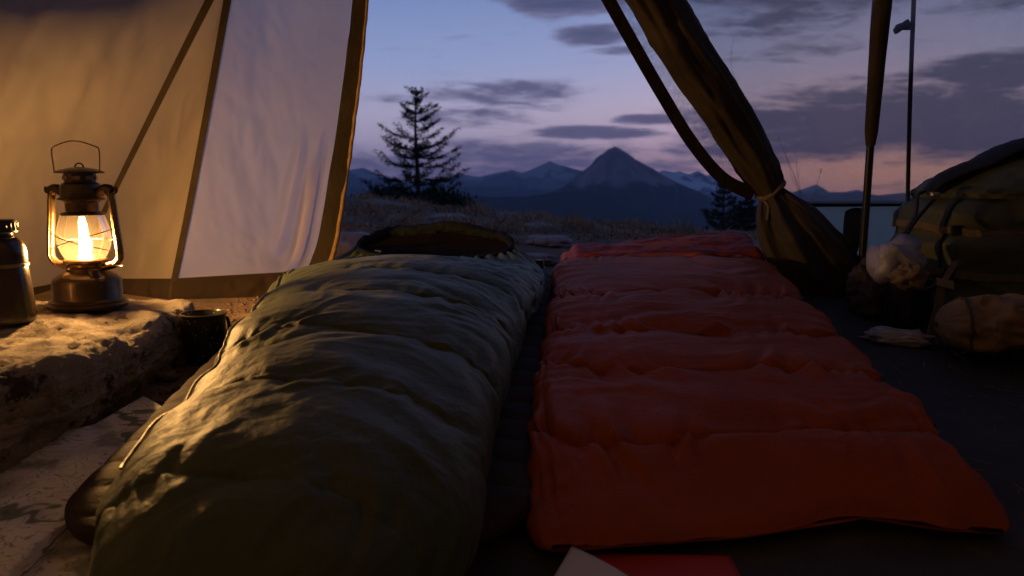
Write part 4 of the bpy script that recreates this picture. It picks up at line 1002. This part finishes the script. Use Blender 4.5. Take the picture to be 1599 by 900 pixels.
def crumbs():
    V0, F0 = ico(1); n = 1500; Vs, Fs = [], []
    X = -1.02+RNG.random(n)*.75; Y = 1.75+RNG.random(n)*1.25
    for i in range(n):
        if X[i] > -.80 and Y[i] < 2.75: continue
        r = .002+.006*RNG.random()**2.2; q = V0*(1+.3*RNG.standard_normal((len(V0), 1)))*r*np.array((1.2, 1, .7))+np.array((X[i], Y[i], max(fl(Y[i]), float(terrain(X[i], Y[i])))+r*.4)); Fs.append(F0+len(Vs)*len(V0)); Vs.append(q)
    o = mesh_np('dirt_crumbs', np.vstack(Vs), np.vstack(Fs), mat('crumb_soil', (.10, .065, .038), (.22, .14, .075), 60, .9), smooth=False)
    tag(o, 'loose brown soil crumbs and needles on the bare ground by the cup', kind='stuff')
crumbs()
def litter():
    n = 420; X = np.concatenate([.92+RNG.random(n)*1.0, .02+RNG.random(60)*.06]); Y = np.concatenate([1.25+RNG.random(n)*1.5, 1.2+RNG.random(60)*1.2]); n = len(X)
    a = RNG.random(n)*6.283; L = .006+.018*RNG.random(n); w = .0008+.0012*RNG.random(n); z = fl(Y)+.016
    D = np.stack([np.cos(a)*L, np.sin(a)*L, .002*RNG.standard_normal(n)+.14*np.sin(a)*L], 1); S_ = np.stack([-np.sin(a)*w, np.cos(a)*w, 0*a], 1); U = np.array((0, 0, .0015)); C = np.stack([X, Y, z], 1)
    V = np.stack([C-D-S_, C-D+S_, C+D, C+U], 1).reshape(-1, 3); i = np.arange(n)[:, None]*4
    F = np.concatenate([i+np.array([[0, 1, 3]]), i+np.array([[1, 2, 3]]), i+np.array([[2, 0, 3]])])
    tag(mesh_np('grass_litter', V, F, mat('litter_straw', (.30, .21, .11), (.16, .11, .06), 50, .9), smooth=False), 'bits of dry grass scattered on the groundsheet', kind='stuff')
litter()
for i, (x, y, s, lab) in enumerate([(388, 500, .030, 'brown clod of earth right of the enamel cup'), (262, 590, .020, 'small pebble at the foot of the stone block left of the cup'), (352, 548, .034, 'earth clod against the green bag below the cup'), (300, 612, .026, 'dark clod at the edge of the brown mat'), (410, 482, .024, 'small clod near the tent skirt')]):
    c = onfloor(x, y, .01); stone('earth_clod', c+np.array((0, 0, s*.25)), (s*1.3, s, s*.7), 60+i, M['ground'], lab, 'clod', 'clods by the cup', sub=3, amp=.4)

# ================================================================== PAPERS AT THE FOOT OF THE RED BAG
def slab(name, corners, th, material, label, cat, warp=.0):
    c = np.array(corners, float); n = 24; s = np.linspace(0, 1, n)[:, None, None]; t = np.linspace(0, 1, n)[None, :, None]
    P = (c[0]*(1-s)+c[1]*s)*(1-t)+(c[3]*(1-s)+c[2]*s)*t; P[..., 2] += warp*np.sin(s[..., 0]*3.14)*1.0
    o = surf(name, P, material); md = o.modifiers.new('thick', 'SOLIDIFY'); md.thickness = th; md.offset = 1
    return tag(o, label, cat)
def fz(x, y, h): p = onfloor(x, y, h); return p
slab('booklet', [fz(905, 863, .012), fz(1140, 868, .012), fz(1190, 960, .012), fz(900, 960, .012)], .012, M['booklet'], 'flat red booklet at the foot of the red sleeping bag', 'booklet')
slab('paper_sheet', [fz(893, 853, .034), fz(1000, 912, .03), fz(960, 1010, .03), fz(830, 960, .03)], .002, M['paper'], 'corner of a white sheet of paper beside the red booklet', 'paper', .004)

# ================================================================== RIGHT-HAND GEAR
def crumpled(name, c, size, seed, material, label, cat, sub=5, p=2.4, amp=.35, freq=2.2, rot=0., group=None, parent=None, sharp=.16):
    V, F = ico(sub); d = (np.abs(V)**p).sum(1)**(-1/p); Q = V*d[:, None]; q = Q*freq+seed*2.7
    Q = Q*(1+amp*fbm(q[:, 0], q[:, 1], q[:, 2], 3, seed)+sharp*(ridged(q[:, 0]*1.6, q[:, 1]*1.6, q[:, 2]*1.6, 3, seed+2)-.9))[:, None]
    Q = Q*np.array(size); cr, sr = math.cos(rot), math.sin(rot); Q = np.stack([Q[:, 0]*cr-Q[:, 1]*sr, Q[:, 0]*sr+Q[:, 1]*cr, Q[:, 2]], 1)+np.array(c)
    Q[:, 2] = np.maximum(Q[:, 2], fl(Q[:, 1])+.012)
    o = mesh_np(name, Q, F, material, parent, smooth=sub > 4)
    if parent is None: tag(o, label, cat, group)
    return o

def backpack():
    Yc = 2.80; base = np.array((1.72, Yc, fl(Yc)))
    root = thing('backpack', base, 'big olive backpack leaning at the right edge of the tent', 'backpack')
    prof = [(1440, 505), (1424, 470), (1424, 430), (1430, 385), (1444, 345), (1462, 318), (1486, 298), (1524, 276), (1570, 254), (1625, 236), (1700, 222)]
    pts = [pt(x, y, Yc-.06) for x, y in prof]; zl = np.array([p[2] for p in pts]); xl = np.array([p[0] for p in pts])
    zs = np.linspace(fl(Yc)+.012, zl[-1]-.002, 130); left = np.interp(zs, zl, xl); right = np.interp(zs, [zs[0], zs[0]+.3, zs[-1]-.1, zs[-1]], [2.10, 2.14, 2.12, 2.02])
    k = 260; a = np.linspace(0, 6.283, k, endpoint=False)[None]; ca, sa = np.cos(a), np.sin(a)
    cx = ((left+right)/2)[:, None]; hw = ((right-left)/2)[:, None]; t = np.linspace(0, 1, 130)[:, None]
    hd = .235*np.sqrt(np.clip(1-(np.clip((t-.62)/.42, 0, 1))**2, .05, 1))*(.86+.14*np.sin(t*2.6))
    # keep the bag's depth true to its width where it narrows to the top
    sx = np.sign(ca)*np.abs(ca)**.75; sy = np.sign(sa)*np.abs(sa)**.75
    P = np.stack(np.broadcast_arrays(cx+sx*hw, Yc+.10*t+sy*hd, zs[:, None]+0*a), -1)
    N = np.stack(np.broadcast_arrays(ca, sa*1.2, 0*t), -1); N = N/np.linalg.norm(N, axis=-1, keepdims=True)
    x, y, z = P[..., 0], P[..., 1], P[..., 2]
    d = .030*fbm(x*4, y*4, z*4, 2, 4)+.024*(ridged(x*2.5, y*2.5, z*6, 2, 8)-.6)-.028*bump1(z+.10*(x-1.7)*-1, .50, .03)
    S_ = P+N*d[..., None]
    surf('pack_body', S_, M['pack'], root, wv=True, caps=True)
    for row in (30, 62):
        c0 = [S_[min(row+int(4*math.sin(q*.06)), 125), q]+N[row, q]*.006 for q in range(int(k*.44), int(k*.97), 3)]
        st = ribbon('compression_strap', np.array(c0), .024, (0, 0, 1), .004, M['strap'], root)
        q = int(k*.63); bc = S_[row, q]+N[row, q]*.012
        ribbon('strap_buckle', [bc+np.array((-.022, 0, 0)), bc+np.array((.022, .004, 0))], .034, (0, 0, 1), .010, M['black'], st)
    for q in (int(k*.60), int(k*.82)):
        tube('pack_seam', (S_[4:96:3, q]+N[4:96:3, q]*.002), .004, M['packlid'], root, 6)
    # mottled top pocket bulging over the seam
    m = t[:, 0] > .66
    Pl = P[m]+N[m]*(.030*sstep(.655, .72, t[m])-.006+.016*fbm(x[m]*6, y[m]*6, z[m]*8, 3, 11)+.014*(ridged(x[m]*7, y[m]*7, z[m]*9, 3, 3)-.8))[..., None]
    o = surf('pack_pocket', Pl, M['packmottle'], root, wv=True, caps=True); o['label'] = 'mottled olive top pocket'
    # dark storm lid: a strip lying along the sloping top
    lp = catmull([pt(1444, 300, Yc-.02)+np.array((-.0, 0, .0)), pt(1462, 282, Yc), pt(1500, 260, Yc), pt(1550, 237, Yc), pt(1605, 217, Yc+.02), pt(1690, 200, Yc+.04)], 50)
    w = np.linspace(-1, 1, 24)[None, :, None]; lw = np.interp(np.linspace(0, 1, 50), [0, .15, .5, 1], [.03, .065, .09, .10])[:, None, None]
    L = lp[:, None]+np.array((0, 1., 0))*w*lw*.8+np.array((0.0, 0, -1.))*(.055*np.abs(w)**2.2*lw/.17)+np.array((-.004, 0, .006))
    L[..., 2] += .014*fbm(L[..., 0]*9, L[..., 1]*9, 0, 3, 5)
    o = surf('storm_lid', L, M['packlid'], root); md = o.modifiers.new('thick', 'SOLIDIFY'); md.thickness = .008; o['label'] = 'black lid strip along the sloping top'
    ribbon('lid_strap', [pt(1446, 297, 2.70), pt(1434, 303, 2.69), pt(1432, 318, 2.68), pt(1430, 335, 2.67), pt(1420, 352, 2.67), pt(1408, 372, 2.66), pt(1402, 398, 2.66), pt(1408, 420, 2.64)], .022, (.2, 1, 0.1), .006, M['packlid'], root, n=50)
    tube('haul_loop', [pt(1458, 312, 2.64), pt(1430, 345, 2.60), pt(1412, 380, 2.58), pt(1416, 420, 2.56), pt(1432, 446, 2.54)], .006, M['packlid'], root, 6, n=40)
    bk = pt(1459, 304, 2.62)
    lathe('buckle', [(0, .008), (.012, .008), (.016, .004), (.016, -.004), (.012, -.008), (0, -.008)], M['wire'], root, bk, 16)
    ribbon('side_strap', [pt(1492, 408, 2.545), pt(1474, 440, 2.50), pt(1470, 446, 2.46), pt(1466, 476, 2.44), pt(1458, 505, 2.43), pt(1454, 528, 2.42), pt(1462, 545, 2.38)], .030, (1, .2, .25), .004, M['strap'], root, n=60)
    sb = ribbon('strap_slider', [pt(1461, 440, 2.455), pt(1488, 446, 2.455)], .026, (0, .2, 1), .010, M['wire'], root, n=4)
backpack()

def stuff_sack():
    c = pt(1572, 508, 2.26); n, k = 160, 140; t = np.linspace(-1, 1, n)[:, None]; a = np.linspace(0, 6.283, k, endpoint=False)[None]
    hl = .185; prof = np.clip(1-np.abs(t)**4.5, 0, 1)**.5; prof = np.maximum(prof, .05)
    r = .098*prof; ax = np.array((1, -.22, .0)); ax /= np.linalg.norm(ax); B = np.array((0, 0, 1.)); C = np.cross(ax, B)
    x = t*hl; d = .020*(ridged(x*9, np.cos(a)*.8+x*2, np.sin(a)*.8, 2, 4)-.6)+.034*fbm(x*6, np.cos(a)*1.1, np.sin(a)*1.1, 3, 6)+.006*np.sin(a*9+5*fbm(x*6, np.cos(a), np.sin(a), 2, 1))*np.exp(-(t+1)/.12)
    rr = r+d*prof**2.2
    root = thing('stuff_sack', (c[0], c[1], fl(c[1])), 'ochre yellow stuff sack lying in front of the backpack', 'stuff sack')
    P = c+ax*(x+0*a)[..., None]+C*(rr*np.cos(a))[..., None]*1.15+B*(rr*np.sin(a))[..., None]*.80
    P[..., 2] = np.maximum(P[..., 2], fl(P[..., 1])+.016)
    surf('sack_body', P, M['ochre'], root, wv=True, caps=True)
    low = P[30:130, :]; q = low[:, 60:118]; N = q-(c+ax*(x[30:130]))[:, None]; N /= np.linalg.norm(N, axis=-1, keepdims=True)
    o = surf('sack_base', q+N*.003, M['brownsack'], root); o['label'] = 'dark brown lower side'
    i = 26; ring = P[i]; tube('draw_cord', ring+(ring-(c+ax*x[i]))*.04, .004, M['cord'], root, 6, cyc=True)
    e = ring[int(k*.78)]; tube('cord_end', [e, e+np.array((-.02, -.02, -.01)), e+np.array((.0, -.045, -.03)), e+np.array((.03, -.05, -.05))], .003, M['cord'], root, 6, n=16)
    ribbon('sack_loop', [c+np.array((-.03, -.10, .055)), c+np.array((.0, -.125, .065)), c+np.array((.04, -.122, .05)), c+np.array((.06, -.105, .05))], .016, (0, .3, 1), .004, M['strap'], root, n=18)
stuff_sack()

def pot():
    p = onfloor(1424, 522); c = np.array((p[0], p[1]+.05, fl(p[1]+.05)+.012)); root = thing('camp_pot', c, 'black camp pot standing in front of the backpack', 'pot')
    lathe('pot_body', [(0, 0), (.060, 0), (.066, .006), (.068, .02), (.070, .150), (.073, .153), (.073, .157), (.069, .157), (.066, .15), (.063, .012), (0, .010)], M['enamel'], root, c, 48)
    o = crumpled('pot_wrap', c+np.array((0, 0, .150)), (.066, .066, .022), 7, M['brownsack'], None, None, sub=4, parent=root)
    th = np.linspace(R(200), R(340), 20); tube('pot_bail', c+np.stack([np.cos(th)*.078, np.sin(th)*.078, .150-.02*np.sin((th-th[0])/(th[-1]-th[0])*3.14)], 1), .0025, M['wire'], root, 6)
pot()
crumpled('dark_stuff_bag', pt(1375, 452, 2.70)+np.array((0, 0, -.01)), (.10, .09, .115), 12, M['brownsack'], 'dark brown soft bag between the tied flap and the camp pot', 'bag', amp=.18)
crumpled('plastic_bag', pt(1402, 410, 2.56), (.070, .05, .060), 15, M['plastic'], 'crumpled white plastic bag resting behind the camp pot', 'plastic bag', sub=3, amp=.75, freq=1.5, sharp=.30)
crumpled('cloth_scrap', pt(1420, 432, 2.44), (.045, .03, .035), 18, M['strap'], 'crumpled tan cloth draped on the rim of the camp pot', 'cloth', sub=4, amp=.6, freq=1.4, sharp=.25)
crumpled('crumpled_paper', onfloor(1402, 528, .02), (.085, .05, .026), 22, M['crumple'], 'crumpled pale paper on the floor before the camp pot', 'paper', sub=4, amp=.5, freq=1.6, sharp=.25, rot=-.35)
